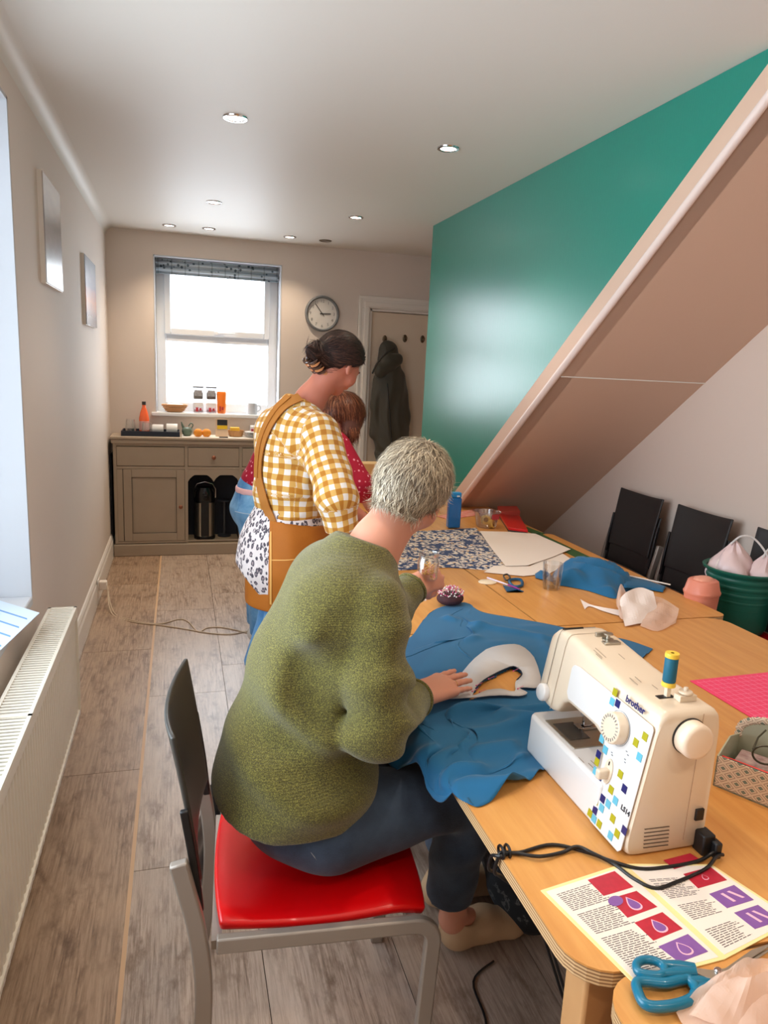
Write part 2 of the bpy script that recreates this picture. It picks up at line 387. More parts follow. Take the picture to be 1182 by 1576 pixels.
so = struct('ceiling_slope', MB().prism([(XT, y0, ZU), (XR, y0, ZU), (XR, y0+.12, ZU), (XT, y0+.12, ZU)], (0, 0, .0005)), m_soffit)
for a, b in ((y0, sy-.0025), (sy+.0025, y1)):
    obj('soffit_panel', MB().prism([(XT+.006, a, zb(a)), (XR, a, zb(a)), (XR, b, zb(b)), (XT+.006, b, zb(b))], n_s*.04), m_soffit, so)
obj('joint_bead', MB().tube([(XT+.02, sy, zb(sy)-.001), (XR, sy, zb(sy)-.001)], .003, 6), m_white, so)
struct('trim_4', MB().box((XT, YT, 0), (XR, YT+.06, .2)), m_soffit)

# skirting
def skirt(name, x0, y0_, y1_, sgn=1, z=.17):
    pr = [(0, 0), (.02, 0), (.02, z-.05), (.014, z-.035), (.014, z-.02), (.006, z-.004), (0, z)]
    return struct(name, MB().prism([(x0+sgn*a, y0_, b) for a, b in pr], (0, y1_-y0_, 0)), m_white)
skirt('baseboard_left', XL, YB, YF-.0); skirt('baseboard_right', XR, YB, YT, -1)
pr = [(0, 0), (.02, 0), (.02, .12), (.006, .166), (0, .17)]
struct('baseboard_far', MB().prism([(FX1+.05, YF-a, b) for a, b in pr], (DX0-.12-FX1-.05, 0, 0)), m_white)

# left window: reveals, board, frame
wl = struct('window_1', MB().box((XL-.31, WY0, WZ1-.012), (XL-.001, WY1, WZ1)).box((XL-.31, WY1-.012, WZ0), (XL-.001, WY1, WZ1)).box((XL-.31, WY0, WZ0), (XL-.001, WY0+.012, WZ1)), m_reveal)
f = MB(); xa, xb = XL-.30, XL-.24
for y in (WY0+.012, WY0+.78, WY0+1.5, WY1-.072): f.box((xa, y, WZ0+.03), (xb, y+.06, WZ1-.012))
for z in (WZ0+.03, WZ0+1.15, WZ1-.072): f.box((xa+.002, WY0, z+.001), (xb-.002, WY1-.022, z+.059))
obj('window_frame', f, m_upvc, wl, bevel=.004); obj('window_pane', MB().box((XL-.275, WY0+.02, WZ0+.05), (XL-.27, WY1-.03, WZ1-.03)), m_pane, wl)
obj('window_sill', MB().box((XL-.30, WY0+.01, WZ0-.03), (XL+.002, WY1-.012, WZ0+.004)), m_reveal, wl, bevel=.006)
q = [onz(a, b, .667) for a, b in ((-30, 915), (61, 943), (0, 1001), (-60, 1060))]
lf = obj('leaflet', MB().prism([(p.x, p.y, .6655) for p in q], (0, 0, .0015)), M('blue_white_paper', s(214, 232, 250), .5)); tag(lf, 'white leaflet with blue printed lines lying on the left window sill above the radiator', 'leaflet')
ln = MB()
for i in range(4):
    z_ = .6671; u = (q[1]-q[0]); v = (q[3]-q[0]); o0 = q[0]+v*(.12+.13*i)+u*.25; e = u*(.55-.12*i); hh = v*.018
    ln.prism([(p.x, p.y, z_) for p in (o0, o0+e, o0+e+hh, o0+hh)], (0, 0, .0003))
obj('printed_text', ln, M('blue_print', s(110, 160, 215), .6), lf)

# far window
wf = struct('window_2', MB().box((FX0+.001, YF+.001, FZ0+.03), (FX0+.01, YF+.32, FZ1)).box((FX1-.01, YF+.001, FZ0+.03), (FX1-.001, YF+.32, FZ1)).box((FX0+.001, YF+.001, FZ1-.01), (FX1-.001, YF+.32, FZ1-.001)), m_reveal)
fy0, fy1 = YF+.17, YF+.23; f = MB(); ZM = 1.70
for xx in (FX0+.01, FX1-.085): f.box((xx, fy0, FZ0+.03), (xx+.075, fy1, FZ1-.01))
for z in (FZ0+.03, ZM, FZ1-.085): f.box((FX0+.086, fy0+.001, z), (FX1-.086, fy1-.001, z+.075))
obj('window_frame', f, m_upvc, wf, bevel=.005)
sh = MB(); sx0, sx1, sz0, sz1 = FX0+.075, FX1-.075, ZM+.055, FZ1-.075
for a, b in (((sx0, sz0), (sx0+.05, sz1)), ((sx1-.05, sz0), (sx1, sz1)), ((sx0+.051, sz0), (sx1-.051, sz0+.05)), ((sx0+.051, sz1-.05), (sx1-.051, sz1))): sh.box((a[0], fy0-.025, a[1]), (b[0], fy0+.02, b[1]))
so_ = obj('opening_sash', sh, m_upvc, wf, bevel=.006)
obj('handle', MB().box((.28, fy0-.05, sz0+.012), (.36, fy0-.025, sz0+.04)).box((.31, fy0-.065, sz0+.02), (.45, fy0-.05, sz0+.034)), m_upvc, so_, bevel=.004)
obj('window_pane', MB().box((FX0+.06, fy0+.03, ZM+.04), (FX1-.06, fy0+.034, FZ1-.05)), m_pane, wf)
obj('window_pane', MB().box((FX0+.06, fy0+.03, FZ0+.06), (FX1-.06, fy0+.034, ZM+.03)), m_pane, wf)
obj('window_sill', MB().box((FX0-.03, YF-.03, FZ0), (FX1+.03, YF+.2, FZ0+.03)), m_upvc, wf, bevel=.006)
# folded fabric blind
def blind_mat():
    t = NT('blind_cloth'); v = t.co('World', (1, 0, 1)); vo = t.n('TexVoronoi', {'Vector': v, 'Scale': 26.0})
    c = t.mix(t.ramp(vo.outputs[0], [(.22, (1,1,1,1)), (.3, (0,0,0,1))]), s(196, 208, 216), s(92, 108, 120))
    st = t.n('TexWave', {'Vector': v, 'Scale': 3.0}, bands_direction='X'); t.base(t.mix(t.ramp(st.outputs[0], [(.96, (0,0,0,1)), (.99, (.5,.5,.5,1))]), c, s(120, 134, 144)))
    t.b.inputs['Roughness'].default_value = .85; return t.m
bl = MB(); P = []
for i in range(25): a = i/24; P.append((YF+.10+.018*math.sin(a*PI*5), FZ1-.015-a*.115))
bl.add([(xx, y, z) for xx in (FX0+.015, FX1-.015) for y, z in P], [(i, i+1, 25+i+1, 25+i) for i in range(24)])
o = obj('fabric_blind', bl, blind_mat(), smooth=True, solid=.003); tag(o, 'pale blind with small dark motifs, gathered up at the top of the far window', 'blind')

# door in far wall
obj('door_backing', MB().box((DX0-.1, YF+.35, -.05), (DX1+.1, YF+.37, DZ+.1)), m_dark)['kind'] = 'structure'  # unseen dark sheet added behind the door to stop light leaking round it
dr = struct('door_1', MB().box((DX0+.032, YF+.03, .008), (DX1-.032, YF+.07, DZ-.034)), M('door_paint', s(228, 210, 188), .45), bevel=.003)
obj('door_frame', MB().box((DX0, YF+.0, 0), (DX0+.03, YF+.12, DZ)).box((DX1-.03, YF+.0, 0), (DX1, YF+.12, DZ)).box((DX0, YF+.0, DZ-.03), (DX1, YF+.12, DZ)), m_white, dr)
ar = MB()
for (a, b, d) in ((0, .10, .015), (.012, .05, .028), (.075, .098, .022)):
    ar.box((DX0-b+.01, YF-d, 0), (DX0-a+.01, YF, DZ+a-.01)); ar.box((DX1+a-.01, YF-d, 0), (DX1+b-.01, YF, DZ+a-.01)); ar.box((DX0-b+.01, YF-d, DZ+a-.01), (DX1+b-.01, YF, DZ+b-.01))
obj('architrave', ar, m_white, dr, bevel=.003)
for px, py in ((592, 522), (623, 521), (650, 522)):
    p = ony(px, py, YF+.03); k = obj('coat_hook', MB().ell((p.x, YF+.026, p.z), (.021, .006, .033)).tube([(p.x, YF+.02, p.z-.005), (p.x, YF-.02, p.z-.015), (p.x, YF-.03, p.z+.008)], .005, 6), m_brass, dr, smooth=True)
obj('door_handle', MB().lathe([(.004, 0), (.004, .04), (.02, .045), (.025, .06), (.015, .075), (0, .078)], (DX1-.09, YF+.03, 1.0), 12, (0, -1, 0)), m_brass, dr, smooth=True)

# pictures on the left wall
def pic_mat(name, top, mid, glow, low):
    t = NT(name); z = t.n('SeparateXYZ', {0: t.n('TexCoord').outputs['Generated']}).outputs[2]; nz = t.noise(t.co('Generated', (1, 1, 3)), 3, 4)
    t.base(t.ramp(t.math('ADD', z, t.math('MULTIPLY_ADD', nz, .2, -.1)), [(.1, low), (.38, glow), (.6, mid), (.9, top)])); t.b.inputs['Roughness'].default_value = .25; return t.m
for nm, (y0_, y1_, z0_, z1_), mm, lab in (('canvas_print', (3.30, 3.73, 1.835, 2.26), pic_mat('beach_print', s(196, 186, 180), s(150, 146, 150), s(176, 172, 176), s(214, 222, 234)), 'grey misty picture print on the left wall, the one nearer the radiator'),
        ('canvas_print', (4.60, 5.14, 1.73, 2.12), pic_mat('sunset_print', s(176, 190, 208), s(150, 150, 176), s(222, 150, 120), s(110, 108, 122)), 'picture print with a pink sunset band on the left wall, nearer the far window')):
    o = obj(nm, MB().box((XL, y0_, z0_), (XL+.022, y1_, z1_)), mm, bevel=.002); tag(o, lab, 'picture')
    obj('canvas_edge', MB().box((XL, y0_-.003, z0_-.003), (XL+.018, y1_+.003, z1_+.003)), m_white, o)

# ceiling downlights
pos = [(.226, 3.209, 'downlight nearest the camera on the window side'), (1.148, 3.223, 'downlight nearest the camera, beside the teal wall'), (.216, 4.86, 'downlight in the middle of the ceiling on the window side'), (1.12, 4.86, 'downlight in the middle of the ceiling, level with the clock'),
       (-.063, 5.82, 'downlight above the left edge of the far window'), (.22, 5.80, 'downlight above the centre of the far window'), (.826, 5.82, 'downlight above the right edge of the far window'), (1.108, 5.84, 'unlit downlight above the clock')]
m_lamp = emit('lamp_lens', (1, .9, .75, 1), 9); m_off = M('lamp_off', s(120, 112, 104), .4)
for i, (xx, yy, lab) in enumerate(pos):
    t = thing('downlight', ('round recessed chrome ' + lab), 'ceiling light', (xx, yy, ZC), 0, 'recessed ceiling downlights')
    obj('bezel', MB().lathe([(.034, -.001), (.037, -.006), (.048, -.005), (.05, 0), (.034, .0)], n=24, cap=False), m_chrome if i != 7 else m_brass, t, smooth=True)
    obj('lens', MB().lathe([(0, -.003), (.034, -.003)], n=24, cap=False), m_lamp if i != 7 else m_off, t)
    if i != 7:
        l = bpy.data.lights.new('downlight_lamp', 'SPOT'); l.energy = 22; l.color = (1, .80, .60); l.spot_size = 1.9; l.spot_blend = .8; l.shadow_soft_size = .035
        lo_ = bpy.data.objects.new('downlight_lamp', l); lo_.location = (xx, yy, ZC-.012); COL.objects.link(lo_)
# unseen extra spots, added to give the warm light on the near table
for xx, yy in ((.23, 1.5), (1.15, 1.5), (.23, -.1), (1.15, -.1)):
    l = bpy.data.lights.new('downlight_lamp', 'SPOT'); l.energy = 22; l.color = (1, .80, .60); l.spot_size = 1.9; l.spot_blend = .8; l.shadow_soft_size = .035
    lo_ = bpy.data.objects.new('downlight_lamp', l); lo_.location = (xx, yy, ZC-.012); COL.objects.link(lo_)

# wall clock
cp = ony(495.5, 483, YF); ck = thing('wall_clock', 'round grey rimmed wall clock with pale face beside the far window', 'clock', (cp.x, YF, cp.z))
obj('rim', MB().lathe([(.118, .0), (.142, 0), (.147, .012), (.143, .032), (.134, .036), (.126, .026), (.124, .012)], n=40, axis=(0, -1, 0), cap=False), M('grey_clock_rim', s(116, 120, 124), .4), ck, smooth=True)
obj('face', MB().lathe([(0, .012), (.128, .012), (.128, 0)], n=40, axis=(0, -1, 0)), M('clock_face', s(226, 222, 216), .6), ck)
m_num = M('numeral_grey', s(150, 148, 146), .6)
def text_mesh(txt, size, mat, name, depth=.0006, bold=0.0):
    cu = bpy.data.curves.new('t', 'FONT'); cu.body = txt; cu.size = size; cu.extrude = depth; cu.align_x = 'CENTER'; cu.align_y = 'CENTER'; cu.resolution_u = 2; cu.offset = bold
    ob = bpy.data.objects.new('t', cu); COL.objects.link(ob); dg = bpy.context.evaluated_depsgraph_get(); me = bpy.data.meshes.new_from_object(ob.evaluated_get(dg))
    me.materials.clear(); me.materials.append(mat); COL.objects.unlink(ob); bpy.data.objects.remove(ob); o = bpy.data.objects.new(name, me); COL.objects.link(o); return o
for i in range(1, 13):
    a = PI/2-i*PI/6; o = text_mesh(str(i), .034, m_num, 'numeral'); o.parent = ck; o.rotation_euler = (PI/2, 0, 0); o.location = (.1*math.cos(a), -.0135, .1*math.sin(a))
def hand(L, a, w_): return MB().box((-w_, -.018, -.02), (w_, -.016, L), Matrix.Rotation(a, 3, 'Y'), (0, -.017, 0))
obj('hour_hand', hand(.072, math.radians(88), .0035), m_black, ck); obj('minute_hand', hand(.098, math.radians(-38), .0025), m_black, ck); obj('second_hand', hand(.03, math.radians(142), .001), m_black, ck)

# radiator
rd = thing('radiator', 'long white panel radiator with a grilled top under the left window', 'radiator', (XL, .7, 0)); RY0, RY1 = .55, 2.86; rx0, rx1, rz0, rz1 = XL+.045, XL+.15, .16, .60
pn = []; 
yy = RY0; pts = []
while yy < RY1-.02:
    pts += [(rx1-.012, yy), (rx1-.012, yy+.012), (rx1-.018, yy+.017), (rx1-.018, yy+.023)]; yy += .0333
pts += [(rx1-.012, RY1), (rx1-.03, RY1), (rx1-.03, RY0)]
world_parent(obj('front_panel', MB().prism([(a, b, rz0) for a, b in pts], (0, 0, rz1-.04-rz0)), m_rad, smooth=False), rd)
world_parent(obj('rear_panel', MB().box((rx0, RY0, rz0), (rx0+.02, RY1, rz1-.03)), m_rad), rd)
world_parent(obj('front_flange', MB().box((rx1-.016, RY0, rz1-.045), (rx1-.004, RY1, rz1-.004)).box((rx1-.018, RY0, rz0-.006), (rx1-.006, RY1, rz0+.012)), m_rad, bevel=.003), rd)
world_parent(obj('side_panel', MB().box((rx0, RY1-.002, rz0+.01), (rx1-.004, RY1+.001, rz1)), m_rad), rd)
gr = MB().box((rx0, RY0, rz1-.004), (rx0+.010, RY1, rz1)).box((rx1-.014, RY0, rz1-.004), (rx1-.004, RY1, rz1))
for yy in (RY0, RY1-.012, (RY0+RY1)/2+.25): gr.box((rx0, yy, rz1-.004), (rx1-.004, yy+.012, rz1))
world_parent(obj('grille_frame', gr, m_rad), rd); world_parent(obj('slot_shade_box', MB().box((rx0+.021, RY0+.01, rz0+.01), (rx1-.031, RY1-.01, rz1-.03)), M('slot_shade_grey', s(110, 108, 104), .6)), rd)  # solid grey box added under the grille, its colour gives the slots their shade
sl = MB(); yy = RY0+.014
while yy < RY1-.014: sl.box((rx0+.01, yy, rz1-.008), (rx1-.014, yy+.010, rz1-.002)); yy += .0185
world_parent(obj('grille_slat', sl, m_rad), rd)['kind'] = 'stuff'
sh_ = MB(); yy = RY0+.03
while yy < RY1: sh_.box((rx1-.0055, yy, rz0-.002), (rx1-.005, yy+.02, rz0+.008)); yy += .05
world_parent(obj('bottom_clip', sh_, m_white), rd)['kind'] = 'stuff'

# socket + cream cable
sp = onx(152, 935, XL+.02)
ps = thing('power_plug', 'cream plug with adaptor in the socket low on the left skirting board', 'plug', (XL+.02, sp.y, 0))
obj('socket_plate', MB().box((0, -.05, .07), (.008, .05, .155)), m_white, ps, bevel=.003); obj('plug_body', MB().box((.008, -.03, .085), (.055, .02, .14)), m_paper, ps, bevel=.006)
c_ = M('cream_cable', s(206, 186, 160), .5)
P1 = [(XL+.075, sp.y-.01, .11)]+[tuple(onz(a, b, .004)) for a, b in ((175, 942), (205, 955), (245, 960), (275, 953), (290, 957), (305, 972), (320, 966), (345, 966), (385, 975), (425, 985))]
P2 = [(XL+.075, sp.y, .105)]+[tuple(onz(a, b, .004)) for a, b in ((172, 944), (205, 957), (245, 962), (285, 968), (320, 974), (355, 976), (388, 971), (425, 978))]
o = obj('power_cable', MB().tube(spline(P1, 6), .0035, 6).tube(spline(P2, 6), .0035, 6), c_, smooth=True); tag(o, 'cream twin power cable trailing across the floor from the left wall', 'cable')

# ================================================================ SIDEBOARD
SY, SB = 5.88, YF-.005; sx0, sx1 = -.50, .98; ST = .955
def sxx(px, py=760): return ony(px, py, SY).x
d1, d2 = sxx(287), sxx(370)
sd = thing('sideboard', 'grey painted wooden sideboard with arched centre opening under the far window', 'sideboard', ((sx0+sx1)/2, SY, 0))
def sp_(nm, mb, mat=None, **k): return world_parent(obj(nm, mb, mat or m_sage, **k), sd)
sp_('top', MB().box((sx0-.02, SY-.03, ST-.022), (sx1+.02, SB, ST)).box((sx0-.012, SY-.02, ST-.055), (sx1+.012, SB, ST-.022)), bevel=.006)
c = MB().box((sx0, SY+.01, .09), (sx0+.02, SB, ST-.05)).box((sx1-.02, SY+.01, .09), (sx1, SB, ST-.05)).box((sx0, SB-.012, .09), (sx1, SB, ST-.05)).box((d1-.01, SY+.012, .09), (d1+.01, SB, ST-.05)).box((d2-.01, SY+.012, .09), (d2+.01, SB, ST-.05)).box((sx0, SY+.012, .09), (sx1, SB, .105)).box((sx0, SY+.012, .705), (sx1, SB, .72))
sp_('body', c, m_dark)
rails = MB().box((sx0, SY, .70), (sx1, SY+.02, .722)).box((sx0, SY, ST-.075), (sx1, SY+.02, ST-.05)).box((sx0, SY, .1), (sx1, SY+.02, .118))
for xx in (sx0, d1-.012, d2-.012, sx1-.024): rails.box((xx, SY-.001, .1), (xx+.024, SY+.02, ST-.05))
sp_('face_frame', rails, bevel=.002)
sp_('plinth', MB().box((sx0-.012, SY-.02, 0), (sx1+.012, SB, .095)), bevel=.006)
sp_('shelf', MB().box((d1, SY+.0, .095), (d2, SB-.02, .108)), M('shelf_paint', s(168, 150, 124), .5))
m_knob = M('copper_knob', s(150, 96, 74), .35, .6)
for a, b, kn in ((sx0+.026, d1-.014, False), (d1+.014, d2-.014, True), (d2+.014, sx1-.026, True)):
    w_ = sp_('drawer', MB().box((a, SY-.004, .726), (b, SY+.02, ST-.08)), bevel=.003)
    if kn:
        k = obj('knob', MB().lathe([(.006, 0), (.006, .012), (.016, .018), (.017, .026), (.008, .034), (0, .035)], ((a+b)/2, SY-.004, .80), 14, (0, -1, 0)), m_knob, w_, smooth=True)
def door(a, b, kx):
    mb = MB(); z0, z1 = .121, .697; t = .062
    for q in (((a, z0), (a+t, z1)), ((b-t, z0), (b, z1)), ((a+t, z0), (b-t, z0+t)), ((a+t, z1-t), (b-t, z1))): mb.box((q[0][0], SY-.004, q[0][1]), (q[1][0], SY+.018, q[1][1]))
    w_ = sp_('door', mb, bevel=.003); obj('door_panel', MB().box((a+t-.002, SY+.006, z0+t), (b-t+.002, SY+.014, z1-t)), m_sage, w_)
    obj('panel_bead', MB().bar([(a+t, SY+.002, z0+t), (b-t, SY+.002, z0+t)], .008, .008, (0,1,0)).bar([(a+t, SY+.002, z1-t), (b-t, SY+.002, z1-t)], .008, .008, (0,1,0)).bar([(a+t, SY+.002, z0+t), (a+t, SY+.002, z1-t)], .008, .008, (0,1,0)).bar([(b-t, SY+.002, z0+t), (b-t, SY+.002, z1-t)], .008, .008, (0,1,0)), m_sageD, w_)
    obj('knob', MB().lathe([(.006, 0), (.006, .012), (.015, .018), (.016, .026), (.008, .034), (0, .035)], (kx, SY-.004, .40), 14, (0, -1, 0)), m_knob, w_, smooth=True)
door(sx0+.07, d1-.014, d1-.045); door(d2+.014, sx1-.026, d2+.05)
sp_('door_stile', MB().box((sx0+.024, SY-.002, .121), (sx0+.066, SY+.018, .697)), bevel=.002)
# arched apron over the opening
a, b = d1+.012, d2-.012; mid = (a+b)/2; po = [(a, .70), (a, .60)]
for c0, c1 in ((a, mid), (mid, b)):
    w_ = c1-c0
    for i in range(0, 13):
        u = i/12; z = .60+.055*min(1, 1.25*math.sin(PI*u)**.7) if 0 < u < 1 else .60
        po.append((c0+w_*u, z))
po += [(b, .70)]
sp_('arched_apron', MB().prism([(x_, SY+.002, z) for x_, z in po], (0, .016, 0)))
obj_ = MB().box((sx0-.03, SY+.06, .02), (sx0-.018, SB, .80)); o = obj('dark_board', obj_, m_dark); tag(o, 'dark flat board stored in the gap between sideboard and left wall', 'board')

# airpots in the opening
def airpot(px, lab, hh=.44, dark=False, Y=6.0):
    p = ony(px, 800, Y); t = thing('vacuum_flask', lab, 'flask', (p.x, Y, .108))
    obj('body', MB().lathe([(.075, 0), (.082, .012), (.082, .03), (.08, .04), (.08, hh*.66), (.078, hh*.7)], n=28), m_dark if dark else m_steel, t, smooth=True)
    obj('base_ring', MB().lathe([(.084, 0), (.086, .01), (.084, .028), (.08, .03)], n=28), m_black, t, smooth=True)
    obj('lid', MB().lathe([(.08, hh*.7), (.084, hh*.74), (.082, hh*.88), (.065, hh*.98), (0, hh)], n=28), m_blackg, t, smooth=True)
    obj('front_band', MB().box((-.032, -.086, .03), (.032, -.06, hh*.74)), m_black, t, bevel=.006)
    obj('carry_handle', MB().tube([(-.085, -.01, hh*.78), (-.085, -.02, hh*.95), (-.06, -.03, hh*1.05), (0, -.035, hh*1.09), (.06, -.03, hh*1.05), (.085, -.02, hh*.95), (.085, -.01, hh*.78)], .007, 8), m_chrome, t, smooth=True)
    obj('spout', MB().box((-.018, -.125, hh*.80), (.018, -.06, hh*.88)), m_blackg, t, bevel=.006); return t
airpot(315, 'black and steel pump flask inside the arched opening of the sideboard')
p = ony(345, 800, 6.07); t = thing('cafetiere', 'dark slim pump stand beside the steel flask in the sideboard opening', 'coffee press', (p.x, 6.06, .108))
obj('base', MB().lathe([(.055, 0), (.055, .015), (.02, .02)], n=20), m_dark, t); obj('stem', MB().lathe([(.011, .02), (.011, .3)], n=10), M('dull_steel', s(90, 94, 98), .4, .6), t); obj('cap', MB().lathe([(.055, .3), (.055, .312), (.02, .322), (0, .325)], n=20), m_dark, t)

# things on the sideboard
Z0 = ST
def sP(px, Y): return ony(px, 655, Y).x
tx0, tx1 = sP(188, 5.93), sP(275, 5.93)
t = thing('serving_tray', 'dark blue rectangular tray at the left end of the sideboard', 'tray', ((tx0+tx1)/2, 6.0, Z0)); w_ = (tx1-tx0)/2
obj('tray_base', MB().box((-w_, -.10, 0), (w_, .12, .006)), M('navy_tray', s(24, 34, 52), .4), t)
obj('tray_rim', MB().box((-w_, -.105, 0), (w_, -.097, .04)).box((-w_, .117, 0), (w_, .125, .04)).box((-w_-.008, -.105, 0), (-w_, .125, .04)).box((w_, -.105, 0), (w_+.008, .125, .04)), M('navy_tray2', s(26, 38, 56), .35), t, bevel=.002)
def tumbler(loc, r0, r1, h_, lab, group=None, inv=False, n=20):
    pr = [(0, .004), (r0-.004, .004), (r1-.0015, h_), (r1, h_), (r1+.0005, h_-.002), (r0, .0)]
    if inv: pr = [(r, h_-z) for r, z in pr]
    o = obj('drinking_glass', MB().lathe(pr, n=n), m_glass, smooth=True); o.location = loc; return tag(o, lab, 'glass', group)
tumbler((sP(201, 5.98), 5.98, Z0+.006), .034, .045, .12, 'clear upturned glass at the left end of the dark tray', inv=True)
tumbler((sP(226, 5.95), 5.95, Z0+.006), .034, .042, .10, 'clear upturned glass in front of the orange juice bottle on the tray', inv=True)
def bottle(loc, lab, liq, sc_=1.0):
    t = thing('juice_bottle', lab, 'bottle', loc); k = sc_
    obj('liquid_body', MB().lathe([(0, .002), (.036*k, .002), (.038*k, .02*k), (.038*k, .12*k), (.03*k, .16*k), (.014*k, .21*k), (.013*k, .225*k)], n=20), liq, t, smooth=True)
    obj('cap', MB().lathe([(.015*k, .225*k), (.015*k, .25*k), (0, .25*k)], n=16), m_greyplastic, t)
    obj('label', MB().lathe([(.0385*k, .03*k), (.0385*k, .10*k)], n=20, cap=False), M('pink_label', s(236, 190, 184), .6), t, smooth=True); return t
bottle((sP(222, 6.04), 6.05, Z0+.006), 'orange juice bottle with grey cap standing on the tray', M('orange_juice', s(255, 112, 60), .25, coat=.3), 1.02)
def mug(loc, rz, lab, lying=False, r=.04, h_=.085, col=None, group=None, kind='mug'):
    t = thing(kind, lab, 'mug', loc, rz, group); Q = Matrix.Rotation(PI/2, 3, 'Y') if lying else Matrix.Identity(3)
    mb = MB().lathe([(0, .003), (r-.004, .003), (r-.003, h_), (r, h_), (r, .006), (r-.004, 0), (0, 0)], n=22)
    hd = MB().tube(spline([(r-.004, 0, h_*.8), (r+.022, 0, h_*.78), (r+.026, 0, h_*.45), (r-.002, 0, h_*.25)], 5), .005, 8)
    for m_ in (mb, hd): m_.v = [tuple(Q @ Vector(v) + Vector((0, 0, r if lying else 0))) for v in m_.v]
    obj('cup', mb, col or m_machw, t, smooth=True); obj('handle', hd, col or m_machw, t, smooth=True); return t
m_cup = M('white_china', s(226, 228, 228), .2)
mug((sP(232, 6.0)+.01, 6.02, Z0+.006), 0, 'white mug lying on its side on the tray, left of the other lying mug', True, col=m_cup)
mug((sP(256, 6.0), 6.0, Z0+.006), 0, 'white mug lying on its side at the right end of the tray', True, col=m_cup, r=.045)
# little green pot, two orange rolls, card, basket, plates
t = thing('green_pot', 'small grey green pot with a pointed spout right of the tray', 'pot', (sP(288, 5.97), 5.97, Z0)); m_gp = M('grey_green_glaze', s(96, 116, 104), .3)
obj('bowl', MB().lathe([(.02, 0), (.035, .015), (.043, .04), (.04, .06), (.03, .07), (0, .072)], n=20), m_gp, t, smooth=True); obj('spout', MB().tube([(-.02, 0, .05), (-.035, 0, .085), (-.045, 0, .115)], [.014, .009, .003], 8), m_gp, t, smooth=True)
obj('handle', MB().tube(spline([(.03, 0, .06), (.045, 0, .09), (.03, 0, .105), (.01, 0, .08)], 4), .005, 8), m_gp, t, smooth=True)
m_or = M('orange_crust', s(232, 148, 44), .6, bump=(60, .3))
for px, g in ((305, 'left'), (318, 'right')):
    o = obj('orange_roll', MB().ell((0, 0, .034), (.036, .03, .034), 14, 8), m_or, smooth=True); o.location = (sP(px, 5.92), 5.93, Z0); tag(o, 'round orange cake on the sideboard, the %s one of a touching pair' % g, 'cake')
t = thing('photo_card', 'small upright card with black picture and yellow band on the sideboard', 'card', (sP(342, 5.97), 5.97, Z0), 0)
obj('board', MB().box((-.052, -.006, 0), (.045, .004, .145)), M('kraft_card', s(222, 196, 168), .7), t); obj('dark_picture', MB().box((-.04, -.008, .095), (.04, -.006, .14)), M('card_black', s(40, 42, 48), .6), t); obj('yellow_band', MB().box((-.04, -.0082, .065), (.04, -.006, .094)), M('card_yellow', s(240, 200, 40), .6), t)
o = obj('paper_cloth', MB().box((sP(280, 5.9), SY-.01, Z0), (sP(372, 5.9)+.3, SY+.21, Z0+.003)), M('white_cloth', s(236, 232, 224), .8)); tag(o, 'white paper cloth spread along the right part of the sideboard top', 'cloth')
t = thing('wicker_tray', 'small wicker basket holding yellow packets on the sideboard', 'basket', (sP(363, 6.0), 6.0, Z0+.003)); m_wk = M('wicker', s(196, 146, 96), .7, bump=(120, .6))
obj('basket_body', MB().lathe([(.04, 0), (.055, .005), (.065, .05), (.068, .052), (.06, .05), (.05, .01), (0, .008)], n=20), m_wk, t); obj('yellow_packet', MB().box((-.045, -.02, .03), (.03, .03, .075)), M('yellow_packet', s(246, 204, 70), .5), t, bevel=.004)
for i in range(5):
    o = obj('side_plate', MB().lathe([(0, .002), (.05, .002), (.085, .010), (.086, .008), (.05, 0), (0, 0)], n=28), m_cup, smooth=True); o.location = (sP(390, 5.97)+.015, 5.97, Z0+.004+i*.0085); tag(o, ('bottom', 'second from bottom', 'middle', 'second from top', 'top')[i]+' white plate of the stack at the right of the sideboard', 'plate', 'stacked white plates on the sideboard')
o = obj('black_clip', MB().box((-.035, -.012, 0), (.035, .012, .008)), m_black, bevel=.003); o.location = (sP(344, 5.9), 5.885, Z0+.003); tag(o, 'small black clip lying in front of the card on the sideboard', 'clip')
o = obj('milk_tub', MB().box((-.06, -.05, 0), (.06, .05, .09)), m_cup, bevel=.008); o.location = (sP(396, 6.09), 6.08, Z0); tag(o, 'white plastic tub at the right end of the sideboard behind the plates', 'tub')
o = obj('red_packet', MB().box((-.05, -.02, 0), (.05, .02, .02)), M('dark_red_packet', s(150, 50, 66), .5), bevel=.003); o.location = (sP(392, 5.97)+.02, 5.965, Z0+.0515); tag(o, 'dark red packet resting on the stacked white plates', 'packet')
# dark kettle partly hidden behind the standing woman
t = thing('kettle', 'dark steel kettle on the sideboard behind the woman in checked shirt', 'kettle', (ony(431, 620, 6.02).x, 6.02, Z0))
obj('body', MB().lathe([(.07, 0), (.078, .02), (.078, .13), (.065, .2), (.05, .225), (0, .235)], n=26), M('dark_kettle', s(60, 72, 84), .25, .6), t, smooth=True); obj('handle', MB().tube(spline([(-.06, 0, .2), (-.11, 0, .2), (-.12, 0, .1), (-.075, 0, .04)], 6), .011, 8), m_black, t, smooth=True)
obj('spout', MB().tube([(.06, 0, .15), (.09, 0, .2)], [.02, .012], 8), m_black, t, smooth=True)

